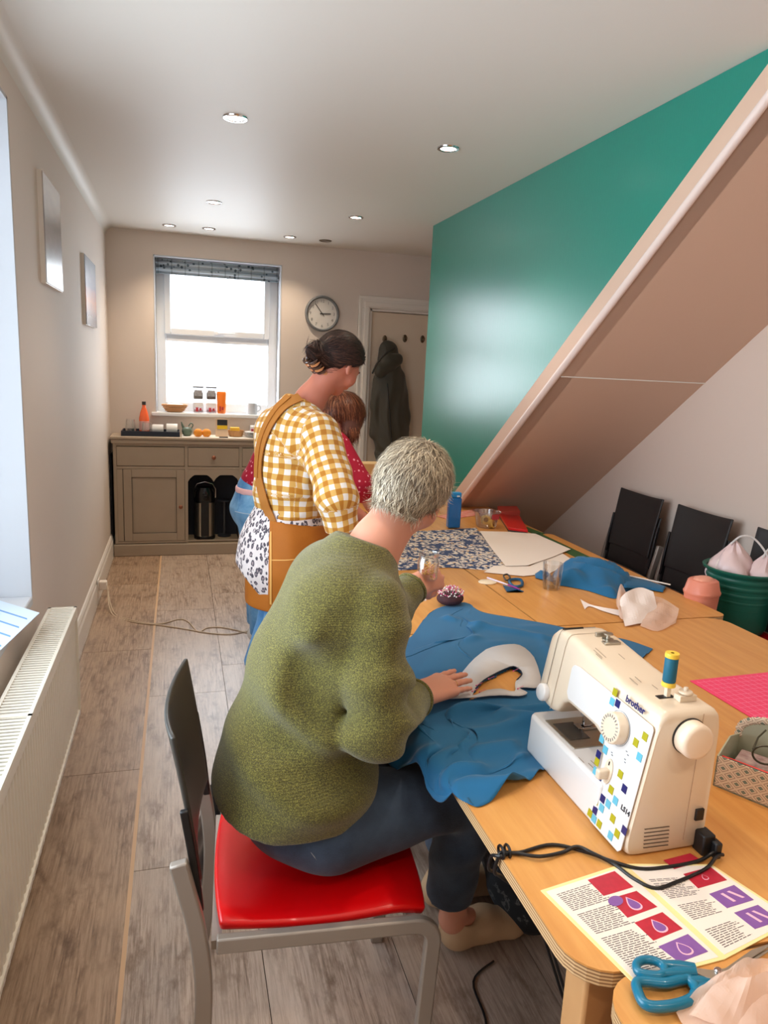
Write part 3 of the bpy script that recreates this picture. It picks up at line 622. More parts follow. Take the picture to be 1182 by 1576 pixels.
# things on the far window sill
SZ = FZ0+.03
t = thing('bread_basket', 'oval wicker basket on the far window sill', 'basket', (ony(269, 630, YF+.05).x, YF+.06, SZ))
b_ = obj('basket_body', MB().lathe([(.055, 0), (.07, .008), (.10, .055), (.108, .06), (.102, .064), (.09, .055), (.05, .012), (0, .01)], n=26), m_wk, t, smooth=True); b_.scale = (1, .7, 1)
wv = MB()
for k in range(4): wv.tube([((.075+.009*k)*math.cos(a), (.075+.009*k)*.7*math.sin(a), .012+.013*k) for a in [2*PI*i/26 for i in range(26)]], .0035, 5, closed=True)
obj('woven_band', wv, M('wicker_light', s(222, 170, 124), .7), t, smooth=True); obj('napkin', MB().ell((0, 0, .058), (.07, .045, .014)), M('white_napkin', s(236, 222, 216), .8), t, smooth=True)
m_tea = M('dark_tea', s(88, 86, 88), .8); m_lid = M('canister_lid', s(96, 92, 92), .5); m_lab = M('canister_label', s(240, 238, 240), .6); m_redp = M('red_label_print', s(190, 60, 66), .6)
for i, (px, lev) in enumerate(((305, 0), (325, 0), (305, 1), (325, 1))):
    xx = ony(px, 625, YF+.06).x; lab = 'clear food canister on the far window sill, %s %s of the four' % (('lower', 'upper')[lev], ('left', 'right')[i % 2])
    t = thing('storage_canister', lab, 'canister', (xx, YF+.06, SZ+lev*.108))
    obj('clear_wall', MB().box((-.042, -.035, 0), (.042, .035, .098)), m_plasticclear, t, bevel=.006); obj('contents', MB().box((-.036, -.03, .006), (.036, .03, .03+.03*lev)), m_tea if lev else M('coloured_sachets', s(200, 170, 180), .7), t, bevel=.004)
    obj('lid', MB().box((-.044, -.037, .098), (.044, .037, .108)), m_lid if lev else m_plasticclear, t, bevel=.003)
    if lev: obj('photo_label', MB().box((-.03, -.0375, .03), (.03, -.036, .078)), M('label_photo', s(120, 124, 130), .6, vary=(60, s(200, 200, 206))), t)
    else: obj('printed_label', MB().box((-.034, -.0375, .05), (.034, -.036, .085)), m_lab, t); obj('red_print', MB().box((-.02, -.0385, .012), (.0, -.037, .045)).box((.01, -.0385, .02), (.026, -.037, .04)), m_redp, t)
t = thing('soap_bottle', 'orange bottle with clear cap at the right of the canisters on the far sill', 'bottle', (ony(341, 625, YF+.05).x, YF+.05, SZ))
obj('bottle_body', MB().lathe([(.03, 0), (.034, .01), (.042, .17), (.036, .18), (0, .182)], n=20), M('orange_plastic', s(250, 132, 40), .3), t, smooth=True); obj('clear_cap', MB().lathe([(.03, .182), (.03, .22), (.02, .235), (0, .236)], n=20), m_plasticclear, t, smooth=True); obj('printed_mark', MB().box((-.02, -.043, .02), (-.008, -.034, .06)).box((.0, -.043, .03), (.014, -.034, .055)), m_redp, t)
mug((ony(388, 635, YF+.06).x, YF+.06, SZ), 0, 'pale grey mug standing on the far window sill', col=M('grey_china', s(198, 202, 206), .25), r=.042, h_=.09)

# coat on the door
cb = thing('hooded_coat', 'dark olive padded coat with hood hanging from the door hook', 'coat', tuple(ony(597, 640, YF-.07)))
S = SDF(.009); Y = YF-.075
def cp_(px, py, y=Y): return ony(px, py, y)
ysq = [((0, 1, 0), .55)]
S.chain([cp_(598, 540), cp_(601, 600), cp_(604, 700)], [.085, .13, .16], .03, ysq)
S.chain([cp_(583, 585), cp_(580, 625), cp_(576, 668)], [.055, .06, .05], .02, ysq); S.chain([cp_(615, 580), cp_(620, 640), cp_(618, 700)], [.05, .055, .05], .02, ysq)
S.cone(cp_(593, 532), cp_(595, 560), .018, .07, .03, ysq)
S.posts += [folds(cp_(600, 640), .3, (1, 0, 0), 60, .006, 1.5), folds(cp_(600, 690), .15, (1, 0, 1), 70, .006, 2)]
m_coat = M('olive_black_nylon', s(62, 58, 46), .5, sheen=.2, bump=(40, .15, .004))
sobj('coat_body', S, m_coat, cb)
S = SDF(.007); S.cone(cp_(586, 570, Y-.05), cp_(606, 556, Y-.05), .062, .055, .03, [((0, 1, 0), .6)]); S.cone(cp_(594, 535, Y-.03), cp_(598, 560, Y-.04), .02, .06, .03, ysq); S.ball(cp_(613, 552, Y-.04), .04, .03, ysq)
S.posts += [folds(cp_(592, 562), .12, (.6, 0, 1), 70, .005)]
sobj('hood', S, m_coat, cb)
tr_ = obj('hood_trim', MB().tube(spline([cp_(573, 575, Y-.09), cp_(580, 560, Y-.10), cp_(592, 546, Y-.10), cp_(607, 536, Y-.08)], 6), .008, 6), M('dark_trim', s(44, 42, 36), .6), smooth=True); world_parent(tr_, cb)
zp = obj('front_opening', MB().tube(spline([cp_(596, 590, Y-.085), cp_(600, 640, Y-.095), cp_(604, 700, Y-.10)], 6), .005, 6), M('coat_zip', s(26, 26, 26), .5), smooth=True); world_parent(zp, cb)

# ================================================================ TABLES
TZ = .733
def ply():
    t = NT('beech_table_top'); v = t.co('Object', (14, 1.2, 1)); g = t.noise(v, 3, 5, .6); v2 = t.co('Object', (3, 1, 1)); b = t.noise(v2, 2.2, 3)
    c = t.ramp(g, [(.3, s(204, 140, 72)), (.7, s(224, 166, 94))]); t.base(t.mix(t.math('MULTIPLY', b, .5), c, s(210, 142, 70)))
    fl_ = t.noise(t.co('Object', (60, 16, 1)), 6, 2); t.b.inputs['Roughness'].default_value = .38; t.bump(g, .05, .001); return t.m
def plyedge():
    t = NT('plywood_edge'); w_ = t.n('TexWave', {'Vector': t.co('Object', (0, 0, 1)), 'Scale': 55.0, 'Distortion': .5}, bands_direction='Z'); n_ = t.noise(t.co('Object', (30, 30, 3)), 3)
    t.base(t.mix(w_.outputs[0], s(226, 190, 140), s(140, 96, 60))); t.b.inputs['Roughness'].default_value = .6; return t.m
m_ply, m_edge = ply(), plyedge()
m_leg = M('birch_leg', s(206, 156, 104), .5, vary=(20, s(190, 138, 88)))
def table(x0, x1, y0, y1, lab, z=TZ, rot=False, r=.05, rail=True):
    t = thing('table', lab, 'table', ((x0+x1)/2, (y0+y1)/2, 0), PI/2 if rot else 0)
    hx, hy = ((x1-x0)/2, (y1-y0)/2) if not rot else ((y1-y0)/2, (x1-x0)/2)
    po = []
    for cx, cy, a0 in ((hx-r, hy-r, 0), (-hx+r, hy-r, PI/2), (-hx+r, -hy+r, PI), (hx-r, -hy+r, 1.5*PI)):
        po += [(cx+r*math.cos(a0+PI/2*i/6), cy+r*math.sin(a0+PI/2*i/6)) for i in range(7)]
    obj('table_top', MB().prism([(a, b, z-.003) for a, b in po], (0, 0, .003)), m_ply, t)
    obj('ply_edge', MB().prism([(a*.9995, b*.9995, z-.027) for a, b in po], (0, 0, .0238)), m_edge, t)
    for a_, b_ in (((-hx+.07, -hy+.07), (hx-.07, -hy+.095)), ((-hx+.07, hy-.095), (hx-.07, hy-.07)), ((-hx+.07, -hy+.096), (-hx+.095, hy-.096)), ((hx-.095, -hy+.096), (hx-.07, hy-.096))): obj('apron_rail', MB().box((*a_, z-.10), (*b_, z-.027)), m_leg, t)
    for a in (-1, 1):
        for b in (-1, 1):
            x_, y_ = a*(hx-.055), b*(hy-.055); obj('leg', MB().box((x_-.028, y_-.028, 0), (x_+.028, y_+.028, z-.027)), m_leg, t, bevel=.006)
    return t
table(.53, 1.86, .735, 2.037, 'wooden table in front carrying the sewing machine, with rounded plywood corners', r=.07)
table(.535, 1.16, 2.044, 3.35, 'wooden table behind the blue fabric, on the left of the long seam', r=.03)
table(1.166, 1.905, 2.044, 3.35, 'wooden table under the glass tumbler, on the right of the long seam', r=.03)
table(.535, 1.16, 3.356, 4.60, 'wooden table at the far end beside the two standing women', r=.03)
table(1.166, 1.87, 3.356, 4.60, 'wooden table at the far end below the sloping soffit', r=.03)
c0 = onz(975, 1523)
table(c0.x-.045, 1.9, -.45, .728, 'wooden table at the bottom right corner under the scissors', r=.06)

# ================================================================ CHAIRS
def make_chair(lab, seatmat=m_red, backmat=m_greyplastic):
    t = thing('stacking_chair', lab, 'chair')
    W, D = .205, .238; zs = .455
    for sgn in (-1, 1):
        y = sgn*(W+.012)
        P = [(D-.034, y, 0), (D-.022, y, .25), (D-.016, y, zs-.07)] + [(D-.056+.04*math.cos(a), y, zs-.065+.04*math.sin(a)) for a in [PI/2*i/6 for i in range(7)]] + [(.0, y, zs-.022), (-D+.02, y, zs-.018)]
        fr = obj('front_leg', MB().bar(P, .020, .034, (0, 1, 0)), m_silverpaint, t, bevel=.004)
        Q = spline([(-D-.035, y, 0), (-D-.012, y, .18), (-D-.004, y, .34), (-D-.016, y, .47), (-D-.035, y, .56), (-D-.05, y, .625)], 5)
        obj('rear_leg', MB().bar(Q, .020, .034, (0, 1, 0)), m_silverpaint, t, bevel=.004)
        y2 = sgn*(W-.008); obj('back_upright', MB().bar(spline([(-D-.012, y2, .50), (-D-.022, y2, .60), (-D-.040, y2, .72)], 4), .012, .016, (0, 1, 0)), m_black, t, bevel=.003)
    for x_ in (-D+.02, D-.06): obj('cross_rail', MB().bar([(x_, -W, zs-.03), (x_, W, zs-.03)], .02, .02, (1, 0, 0)), m_silverpaint, t)
    # seat: dished shell
    n = 16; v = []; f = []
    for i in range(n+1):
        for j in range(n+1):
            a, b = i/n*2-1, j/n*2-1
            sq = lambda a, b: a*math.sqrt(1-.12*b*b)
            x_, y_ = sq(a, b)*(D-.012), sq(b, a)*(W+.0); z = zs+.012-.022*math.exp(-(a*a+b*b)/.5)-(.018*max(0, a-.7)/.3)**1 - .004*(abs(b) > .93)
            v.append((x_, y_, z))
    f = [(i*(n+1)+j, (i+1)*(n+1)+j, (i+1)*(n+1)+j+1, i*(n+1)+j+1) for i in range(n) for j in range(n)]
    st_ = obj('seat', (v, f), seatmat, t, smooth=True, solid=0); st_.modifiers.new('s', 'SOLIDIFY').thickness = .022; st_.modifiers['s'].offset = -1; bv = st_.modifiers.new('b', 'BEVEL'); bv.width = .007; bv.segments = 3; bv.limit_method = 'ANGLE'; bv.angle_limit = .8
    # backrest: tall panel, concave across, raked
    v = []; m = 14
    for i in range(m+1):
        u = i/m
        for j in range(n+1):
            b = j/n*2-1; wd = W-.018
            if u > .75: pass
            x_ = -D-.028-.045*u-.012*u*u + .026*b*b*(.6+.4*u)
            v.append((x_, b*wd*(1-.05*(1-u)), .55+.315*u-.012*(1-b*b)*(u)))
    f = [(i*(n+1)+j, (i+1)*(n+1)+j, (i+1)*(n+1)+j+1, i*(n+1)+j+1) for i in range(m) for j in range(n)]
    bk = obj('backrest', (v, f), backmat, t, smooth=True); bk.modifiers.new('s', 'SOLIDIFY').thickness = .010; bk.modifiers['s'].offset = 0; bv = bk.modifiers.new('b', 'BEVEL'); bv.width = .004; bv.segments = 2; bv.limit_method = 'ANGLE'; bv.angle_limit = .8
    return t
ch = make_chair('red seated metal framed chair the grey haired woman sits on'); ch.location = (.292, 1.44, 0); ch.rotation_euler.z = math.radians(-4)
ch2 = make_chair('dark backed red chair, topmost of the stack farthest along the right wall', m_redd, M('black_plastic_back', s(42, 41, 41), .5))
GX = 2.085
ch2.location = (GX, 3.28, .10)
dup(ch2, (GX, 3.28, 0), PI, 'dark backed red chair, lower one of the stack farthest along the right wall'); ch2.rotation_euler.z = PI
dup(ch2, (GX, 2.79, .10), PI, 'dark backed red chair, topmost of the stack behind the peach bin')
dup(ch2, (GX, 2.79, 0), PI, 'dark backed red chair, lower one of the stack behind the peach bin')
dup(ch2, (GX, 2.27, .10), PI, 'dark backed red chair under the green trugs, topmost of its stack')
dup(ch2, (GX, 2.27, 0), PI, 'dark backed red chair under the green trugs, lower one of its stack')

# ================================================================ PEOPLE
def frame(f, u):
    f = Vector(f).normalized(); u = Vector(u); r = f.cross(u).normalized(); u = r.cross(f).normalized(); return r, f, u
def head_sdf(S, c, f, u, k=1.0):
    r, f, u = frame(f, u); c = Vector(c); P = lambda x, y, z: c+(r*x+f*y+u*z)*k
    S.ball(P(0, -.012, .028), .083*k, .02, [(r, .90), (f, 1.12)]); S.ball(P(0, .028, -.02), .066*k, .03, [(r, .92)])
    S.cone(P(0, .03, -.07), P(0, .058, -.088), .034*k, .022*k, .03)
    for q in (-1, 1):
        S.ball(P(q*.036, .05, -.03), .03*k, .02); S.cone(P(q*.012, .084, .02), P(q*.038, .074, .018), .010*k, .008*k, .012)
        S.ball(P(q*.077, -.004, -.012), .030*k, .005, [(r, .28), (f, .62)]); S.ball(P(q*.084, .002, -.010), .016*k, .006, [(r, .4), (f, .6)], sub=True)
    S.cone(P(0, .084, .012), P(0, .103, -.026), .008*k, .012*k, .012); S.cone(P(-.018, .082, -.055), P(.018, .082, -.055), .008*k, .008*k, .01)
    return P, r, f, u
def face_bits(P, r, f, u, parent, lips=None):
    for q in (-1, 1):
        p = P(q*.032, .078, .002); world_parent(obj('eye', MB().ell(p, (.011, .011, .011), 12, 8), m_eyew, smooth=True), parent)
        world_parent(obj('iris', MB().ell(p+f*.006, (.0065, .0065, .0065), 10, 6), m_irisb, smooth=True), parent)
        world_parent(obj('eyebrow', MB().tube([P(q*.018, .092, .024), P(q*.034, .09, .029), P(q*.048, .078, .024)], [.003, .0035, .002], 6), m_brow, smooth=True), parent)
    world_parent(obj('lips', MB().tube([P(-.022, .082, -.056), P(0, .092, -.055), P(.022, .082, -.056)], [.003, .006, .003], 8), m_lips, smooth=True), parent)
m_eyew = M('eye_white', s(235, 230, 225), .2); m_irisb = M('iris', s(60, 60, 50), .2); m_brow = M('brow', s(90, 70, 60), .8); m_lips = M('lip', s(190, 96, 90), .4)
def hand_sdf(S, w, d, n, thumb, curl=(.15, .15, .15, .2), spread=.10, k=1.0, thumbcurl=.2):
    w = Vector(w); d = Vector(d).normalized(); n = Vector(n); s_ = (thumb*n.cross(d)).normalized(); n = (d.cross(s_)*thumb).normalized()
    if n.dot(Vector(n)) < 0: n = -n
    L = [(.070, .0083), (.079, .0085), (.073, .0080), (.057, .0070)]; tips = []
    for i, ((ln, rr), c) in enumerate(zip(L, curl)):
        o = (.030, .010, -.010, -.028)[i]; kn = w+(d*(.092, .096, .090, .082)[i]+s_*o + n*(.004 if i in (1, 2) else 0))*k
        S.cone(w+s_*o*.55*k+d*.004, kn, .0155*k, .0115*k, .014)
        dd = (d+s_*(1.5-i)*spread).normalized(); p = kn
        for j, fr in enumerate((.45, .32, .25)):
            dd = (dd-n*c*(1, 1.1, .9)[j]).normalized(); q = p+dd*ln*fr*k; S.cone(p, q, rr*k*(1-.10*j), rr*k*(1-.10*(j+1)), .0045 if j else .008); p = q
        tips.append((kn, p, dd))
    t0 = w+(d*.022+s_*.022-n*.004)*k; t1 = t0+(d*.040+s_*.024-n*.010*(1+3*thumbcurl))*k; t2 = t1+(d*.034+s_*.004-n*.03*thumbcurl)*k; t3 = t2+(d*.026-s_*.008*(1+3*thumbcurl))*k
    S.cone(t0, t1, .017*k, .012*k, .016); S.cone(t1, t2, .0115*k, .0095*k, .006); S.cone(t2, t3, .0095*k, .0075*k, .004)
    return tips
def strands(name, src, P, flow, n, length, lift, width, mat, parent, keep=None, seg=3, jit=.25, seed=3):
    """ribbon hairs rooted on the surface of the hair cap, combed along flow(p)"""
    rng = np.random.default_rng(seed); me = src.data; V = np.empty(len(me.vertices)*3, np.float32); me.vertices.foreach_get('co', V); V = V.reshape(-1, 3)
    N = np.empty(len(me.vertices)*3, np.float32); me.vertices.foreach_get('normal', N); N = N.reshape(-1, 3)
    idx = rng.integers(0, len(V), n); v = []; f = []; at_ = []
    for i in idx:
        p = Vector(V[i]); nn = Vector(N[i]); 
        if keep and not keep(p): continue
        d = flow(p); d = d-nn*d.dot(nn)
        if d.length < 1e-4: continue
        d.normalize(); d = (d+nn.cross(d)*rng.normal(0, jit)).normalized(); s0 = nn.cross(d).normalized()*width; L = length*rng.uniform(.6, 1.3); b = len(v); rv = rng.random(); li = lift*rng.uniform(.3, 1.6)
        bend = nn.cross(d)*rng.normal(0, jit*.4)
        for j in range(seg+1):
            t = j/seg; q = p-nn*.001+(d+bend*t)*L*t+nn*(li*math.sin(t*PI*.62))-nn*(L*t)**2*3.2; wv = s0*(1-t*.85); v += [q-wv, q+wv]; at_ += [(rv, t, 0)]*2
        f += [(b+2*j, b+2*j+1, b+2*j+3, b+2*j+2) for j in range(seg)]
    me2 = bpy.data.meshes.new(name); me2.from_pydata([tuple(x) for x in v], [], f); a = me2.attributes.new('pat', 'FLOAT_VECTOR', 'POINT'); a.data.foreach_set('vector', np.array(at_, np.float32).ravel())
    me2.materials.append(mat); o = bpy.data.objects.new(name, me2); COL.objects.link(o); o.parent = parent; o.matrix_parent_inverse = src.matrix_parent_inverse.copy(); o['kind'] = 'stuff'; return o
def hair_mat(name, stops, rough=.45):
    t = NT(name); a = t.n('Attribute', attribute_name='pat').outputs['Vector']; x = t.n('SeparateXYZ', {0: a}).outputs[0]; t.base(t.ramp(x, stops)); t.b.inputs['Roughness'].default_value = rough; t.b.inputs['Specular IOR Level'].default_value = .4; return t.m
def knit():
    t = NT('olive_marl_knit'); v = t.co('Object', (1, 1, 1)); a = t.noise(v, 700, 2, .6); b = t.noise(v, 330, 2, .6); big = t.noise(v, 7, 3)
    c = t.ramp(t.math('MULTIPLY_ADD', a, .6, t.math('MULTIPLY', b, .4)), [(.38, s(40, 38, 12)), (.5, s(84, 80, 28)), (.62, s(150, 144, 66))])
    t.base(t.mix(t.math('MULTIPLY', big, .35), c, s(100, 92, 34))); t.b.inputs['Roughness'].default_value = .9; t.b.inputs['Sheen Weight'].default_value = .25
    w_ = t.n('TexWave', {'Vector': v, 'Scale': 70.0, 'Distortion': 1.5, 'Detail': 1.0}, bands_direction='Z').outputs[0]
    t.bump(t.math('ADD', a, t.math('MULTIPLY', w_, .4)), .5, .003); return t.m
def denim(name, c1, c2, dark):
    t = NT(name); v = t.co('Object', (1, 1, 1)); a = t.noise(v, 300, 2); b = t.noise(v, 8, 4, .6)
    t.base(t.mix(t.ramp(b, [(.35, (0,0,0,1)), (.7, (1,1,1,1))]), t.mix(a, c1, dark), c2)); t.b.inputs['Roughness'].default_value = .85; t.b.inputs['Sheen Weight'].default_value = .1; t.bump(a, .3, .002); return t.m
def gingham():
    t = NT('mustard_gingham'); u = t.n('SeparateXYZ', {0: t.n('Attribute', attribute_name='pat').outputs['Vector']})
    p = 23.0; wob = t.noise(t.co('Object'), 9, 2)
    def st(x, o): return t.math('GREATER_THAN', t.math('FRACT', t.math('MULTIPLY', t.math('ADD', x, t.math('MULTIPLY', wob, o)), p)), .5)
    a, b = st(u.outputs[0], .02), st(u.outputs[1], .02); sm = t.math('ADD', a, b)
    c = t.ramp(t.math('MULTIPLY', sm, .5), [(0, s(228, 222, 216)), (.25, s(228, 222, 216)), (.26, s(208, 162, 84)), (.75, s(208, 162, 84)), (.76, s(176, 112, 18)), (1, s(176, 112, 18))]); t.base(c)
    t.b.inputs['Roughness'].default_value = .85; t.b.inputs['Sheen Weight'].default_value = .15; t.bump(t.noise(t.co('Object'), 250, 2), .2, .002); return t.m
def leopard():
    t = NT('leopard_print_cotton'); v = t.co('Object', (1, 1, .62)); d = t.n('TexNoise', {'Vector': v, 'Scale': 60.0, 'Detail': 1.0}); vv = t.n('VectorMath', {0: v, 1: t.n('VectorMath', {0: d.outputs['Color'], 1: (.009, .009, .009)}, operation='MULTIPLY').outputs[0]}, operation='ADD').outputs[0]
    vo = t.n('TexVoronoi', {'Vector': vv, 'Scale': 60.0, 'Randomness': .8}).outputs[0]; br = t.noise(v, 95, 1)
    ring = t.ramp(vo, [(.20, s(160, 144, 148)), (.24, s(78, 72, 82)), (.44, s(78, 72, 82)), (.48, s(224, 214, 212))])
    t.base(t.mix(t.ramp(br, [(.62, (0,0,0,1)), (.66, (1,1,1,1))]), ring, s(232, 222, 220))); t.b.inputs['Roughness'].default_value = .8; return t.m
def dotty():
    t = NT('polka_dot_red'); vo = t.n('TexVoronoi', {'Vector': t.co('Object', (1, 1, 1)), 'Scale': 40.0, 'Randomness': .25}).outputs[0]
    t.base(t.mix(t.ramp(vo, [(.20, (1,1,1,1)), (.26, (0,0,0,1))]), s(176, 10, 52), s(250, 170, 190))); t.b.inputs['Roughness'].default_value = .8; return t.m
m_knit, m_ging, m_leop, m_dot = knit(), gingham(), leopard(), dotty()
m_jean1 = denim('dark_blue_denim', s(46, 62, 84), s(64, 84, 108), s(26, 36, 52)); m_jean2 = denim('mid_blue_denim', s(64, 128, 184), s(100, 160, 210), s(40, 92, 150)); m_jean3 = denim('light_blue_denim', s(88, 156, 212), s(140, 196, 236), s(60, 120, 184))
m_mus = M('mustard_canvas', s(180, 104, 14), .75, bump=(220, .3, .002), vary=(14, s(166, 92, 8))); m_stitch = M('stitching', s(226, 170, 90), .7)
m_strap = M('tan_mustard_strap', s(172, 108, 36), .7)

# ---------------------------------------------------------------- 1: seated woman with short grey hair
W1 = thing('person', 'seated woman with short grey hair, olive knitted jumper and dark jeans, hand on blue fabric', 'person', (.30, 1.47, 0))
pel = Vector((.285, 1.46, .585)); c7 = Vector((.405, 1.515, 1.165)); hc = Vector((.520, 1.582, 1.270))
shR, shL = Vector((.395, 1.375, 1.065)), Vector((.43, 1.655, 1.06)); elR = Vector((.385, 1.300, .835)); wrR = Vector((.545, 1.525, .780)); elL = Vector((.55, 1.80, .90)); wrL = Vector((.645, 1.885, .945))
hf, hu = (.50, .80, -.42), (.22, -.08, .9)
B = SDF(.0036)
P, r_, f_, u_ = head_sdf(B, hc, hf, hu)
B.chain([pel, (.29, 1.47, .75), (.34, 1.49, .95), (.385, 1.51, 1.08)], [.11, .095, .095, .06], .04, [((0, 1, 0), 1.15)])
B.cone(shR+Vector((0, .03, -.02)), shL-Vector((0, .03, .02)), .05, .05, .05)
B.cone(c7-Vector((.005, 0, .05)), c7+Vector((.02, .01, .0)), .062, .054, .05); B.cone(c7+Vector((.015, .0, -.01)), P(0, -.02, -.05), .052, .054, .03)
B.chain([shR, elR, wrR], [.042, .036, .025], .02); B.chain([shL, elL, wrL], [.04, .036, .024], .02)
tipc = onz(724, 1050, .752); dR = (tipc-wrR).normalized(); wr_up = Vector((0, 0, 1))
tipsR = hand_sdf(B, wrR+dR*.010, dR+Vector((0, 0, .10)), (0.05, -.15, 1), 1, (.03, .06, .06, .06), .05, 1.16, .15)
dL = Vector((.75, .35, .12)).normalized()
hand_sdf(B, wrL, dL, (.25, -.85, .35), -1, (.75, .8, .85, .9), .03, 1.02, .5)
for q, kn, an in ((1, Vector((.665, 1.455, .555)), Vector((.700, 1.565, .10))), (-1, Vector((.68, 1.65, .555)), Vector((.74, 1.74, .10)))):
    B.chain([pel+Vector((.02, -.09*q, -.02)), kn, an], [.075, .05, .034], .03); B.cone(an, an+Vector((.13, .03, -.06)), .034, .028, .02)
b1 = sobj('body', B, m_skin, W1); face_bits(P, r_, f_, u_, W1)
# jumper
S = SDF(.0052); T = [((0, 1, 0), 1.16)]
S.chain([(.268, 1.485, .615), (.265, 1.49, .75), (.295, 1.50, .90), (.345, 1.51, 1.03)], [.168, .150, .140, .115], .05, T, g=1)
S.cone((.335, 1.43, 1.04), (.355, 1.60, 1.04), .115, .115, .06, g=1)
S.cone((.36, 1.505, 1.06), c7+Vector((-.018, .0, -.035)), .10, .078, .05, g=1)
S.ball((.23, 1.44, .655), .17, .05, [((0, 1, 0), 1.12)], g=1)
S.cone(shR-Vector((.01, .0, .005)), elR+Vector((-.0, 0, .0)), .074, .066, .012, g=2); S.cone(elR, wrR-(wrR-elR)*.10, .064, .045, .015, cap=True, g=3)
S.cone(shL, elL, .078, .062, .04, g=4); S.cone(elL, wrL-(wrL-elL)*.12, .058, .046, .02, cap=True, g=5)
cufR = wrR-(wrR-elR)*.10
def cut1(X, Y, Z, D):
    # boat neck: cut by a plane above the collar, hem at the bottom
    n = Vector((.34, .12, 1)).normalized(); o = c7+Vector((-.005, 0, .008)); pl_ = (X-o.x)*n.x+(Y-o.y)*n.y+(Z-o.z)*n.z
    near = np.sqrt((X-c7.x)**2+(Y-c7.y)**2)-.16; D = np.where(near < 0, np.maximum(D, pl_), D)
    hem = (.615+.30*np.maximum(0, .17-X)) - Z - .03*np.sin(Y*20)*.3
    arm = (Z < .80) & (X < .50); return np.where(arm, np.maximum(D, hem), D)
S.posts += [folds((.47, 1.34, .85), .10, (.6, .3, .9), 85, .011, 2), folds((.40, 1.34, .95), .12, (.2, .2, 1), 60, .010, 2.5), folds((.24, 1.34, .80), .17, (.7, 0, 1), 46, .015, 2.2, 1), folds((.29, 1.35, .95), .12, (1, .2, -.35), 50, .014, 1.2, 2), folds((.20, 1.38, 1.0), .12, (1, 0, .7), 40, .005, 2, .5), folds((.25, 1.34, .66), .12, (0, .3, 1), 50, .009), cut1]
j1 = sobj('jumper', S, m_knit, W1)
# rolled collar edge, cuffs and hem as ribbed edges
def ring_on(c, n, r, sq, n_=40, a0=0, a1=2*PI):
    n = Vector(n).normalized(); a = Vector((0, 1, 0)); a = (a-n*a.dot(n)).normalized(); b = n.cross(a); return [Vector(c)+a*r*sq*math.cos(a0+(a1-a0)*i/n_)+b*r*math.sin(a0+(a1-a0)*i/n_) for i in range(n_+1)]
dfr = (wrR-elR).normalized(); world_parent(obj('cuff', MB().tube(ring_on(cufR, dfr, .044, 1.0)[:-1], .006, 8, closed=True), m_knit, smooth=True), W1)
dfl = (wrL-elL).normalized(); world_parent(obj('cuff', MB().tube(ring_on(wrL-(wrL-elL)*.12, dfl, .045, 1.0)[:-1], .006, 8, closed=True), m_knit, smooth=True), W1)
# jeans
S = SDF(.0065)
S.ball(pel+Vector((-.02, 0, .01)), .150, .05, [((0, 1, 0), 1.12), ((0, 0, 1), .88)]); S.cone(pel+Vector((-.01, 0, .04)), pel+Vector((-.01, 0, .12)), .13, .12, .04, [((0, 1, 0), 1.1)])
for q, kn, an in ((1, Vector((.665, 1.455, .565)), Vector((.668, 1.525, .215))), (-1, Vector((.68, 1.65, .565)), Vector((.74, 1.74, .20)))):
    S.cone(pel+Vector((.03, -.085*q, -.015)), kn, .100, .076, .04); S.cone(kn, an, .074, .062, .03, cap=True)
S.posts += [folds((.60, 1.40, .56), .12, (1, 0, .4), 60, .005), folds((.68, 1.48, .40), .14, (0, .2, 1), 60, .005), lambda X, Y, Z, D: np.maximum(D, .468-Z+ .0*X) if False else np.where(X < .56, np.maximum(D, .466-Z), D)]
sobj('jeans', S, m_jean1, W1)
# side seam stitching
wy = []
for i in range(10):
    a = i/9; wy.append(Vector((.235+.05*a, 1.295-.012*math.sin(a*PI), .60-.075*a)))
world_parent(obj('pocket_stitching', MB().tube(wy, .0018, 6), M('pale_stitch', s(150, 150, 150), .8), smooth=True), W1)
# shoes
m_shoe = M('beige_leather_trainer', s(196, 164, 128), .6, bump=(90, .2)); m_sole = M('beige_sole', s(176, 146, 116), .7)
for hx, hy, ang in ((.728, 1.572, 6), (.73, 1.735, 10)):
    R = Matrix.Rotation(math.radians(ang), 3, 'Z'); Pp = lambda x, y, z: Vector((hx, hy, 0))+R @ Vector((x, y, z))
    S = SDF(.005); S.cone(Pp(-.01, 0, .062), Pp(.0, 0, .10), .046, .043, .02, cap=True); S.chain([Pp(-.01, 0, .05), Pp(.07, 0, .055), Pp(.15, -.005, .038), Pp(.19, -.005, .034)], [.046, .046, .042, .032], .02)
    S.cone(Pp(0, 0, .09), Pp(.0, 0, .16), .034, .04, .008, sub=True)
    S.posts.append(lambda X, Y, Z, D: np.maximum(D, .018-Z)); so1 = sobj('shoe', S, m_shoe, W1)
    po = [Pp(-.055+.0, 0, 0)]; po = [Pp(.075+.135*math.cos(a), .047*math.sin(a)*(1 if math.cos(a) > 0 else .85), 0) for a in [2*PI*i/28 for i in range(28)]]
    w_ = obj('sole', MB().prism(po, (0, 0, .03)), m_sole, bevel=.006); w_.parent = so1; w_.matrix_parent_inverse = so1.matrix_parent_inverse.copy()
    lc = MB()
    for i in range(4): lc.tube([Pp(.05+.022*i, -.028, .094-.008*i), Pp(.055+.022*i, 0, .104-.010*i), Pp(.05+.022*i, .028, .094-.008*i)], .0028, 6)
    w_ = obj('lace', lc, m_sole, smooth=True); w_.parent = so1; w_.matrix_parent_inverse = so1.matrix_parent_inverse.copy()
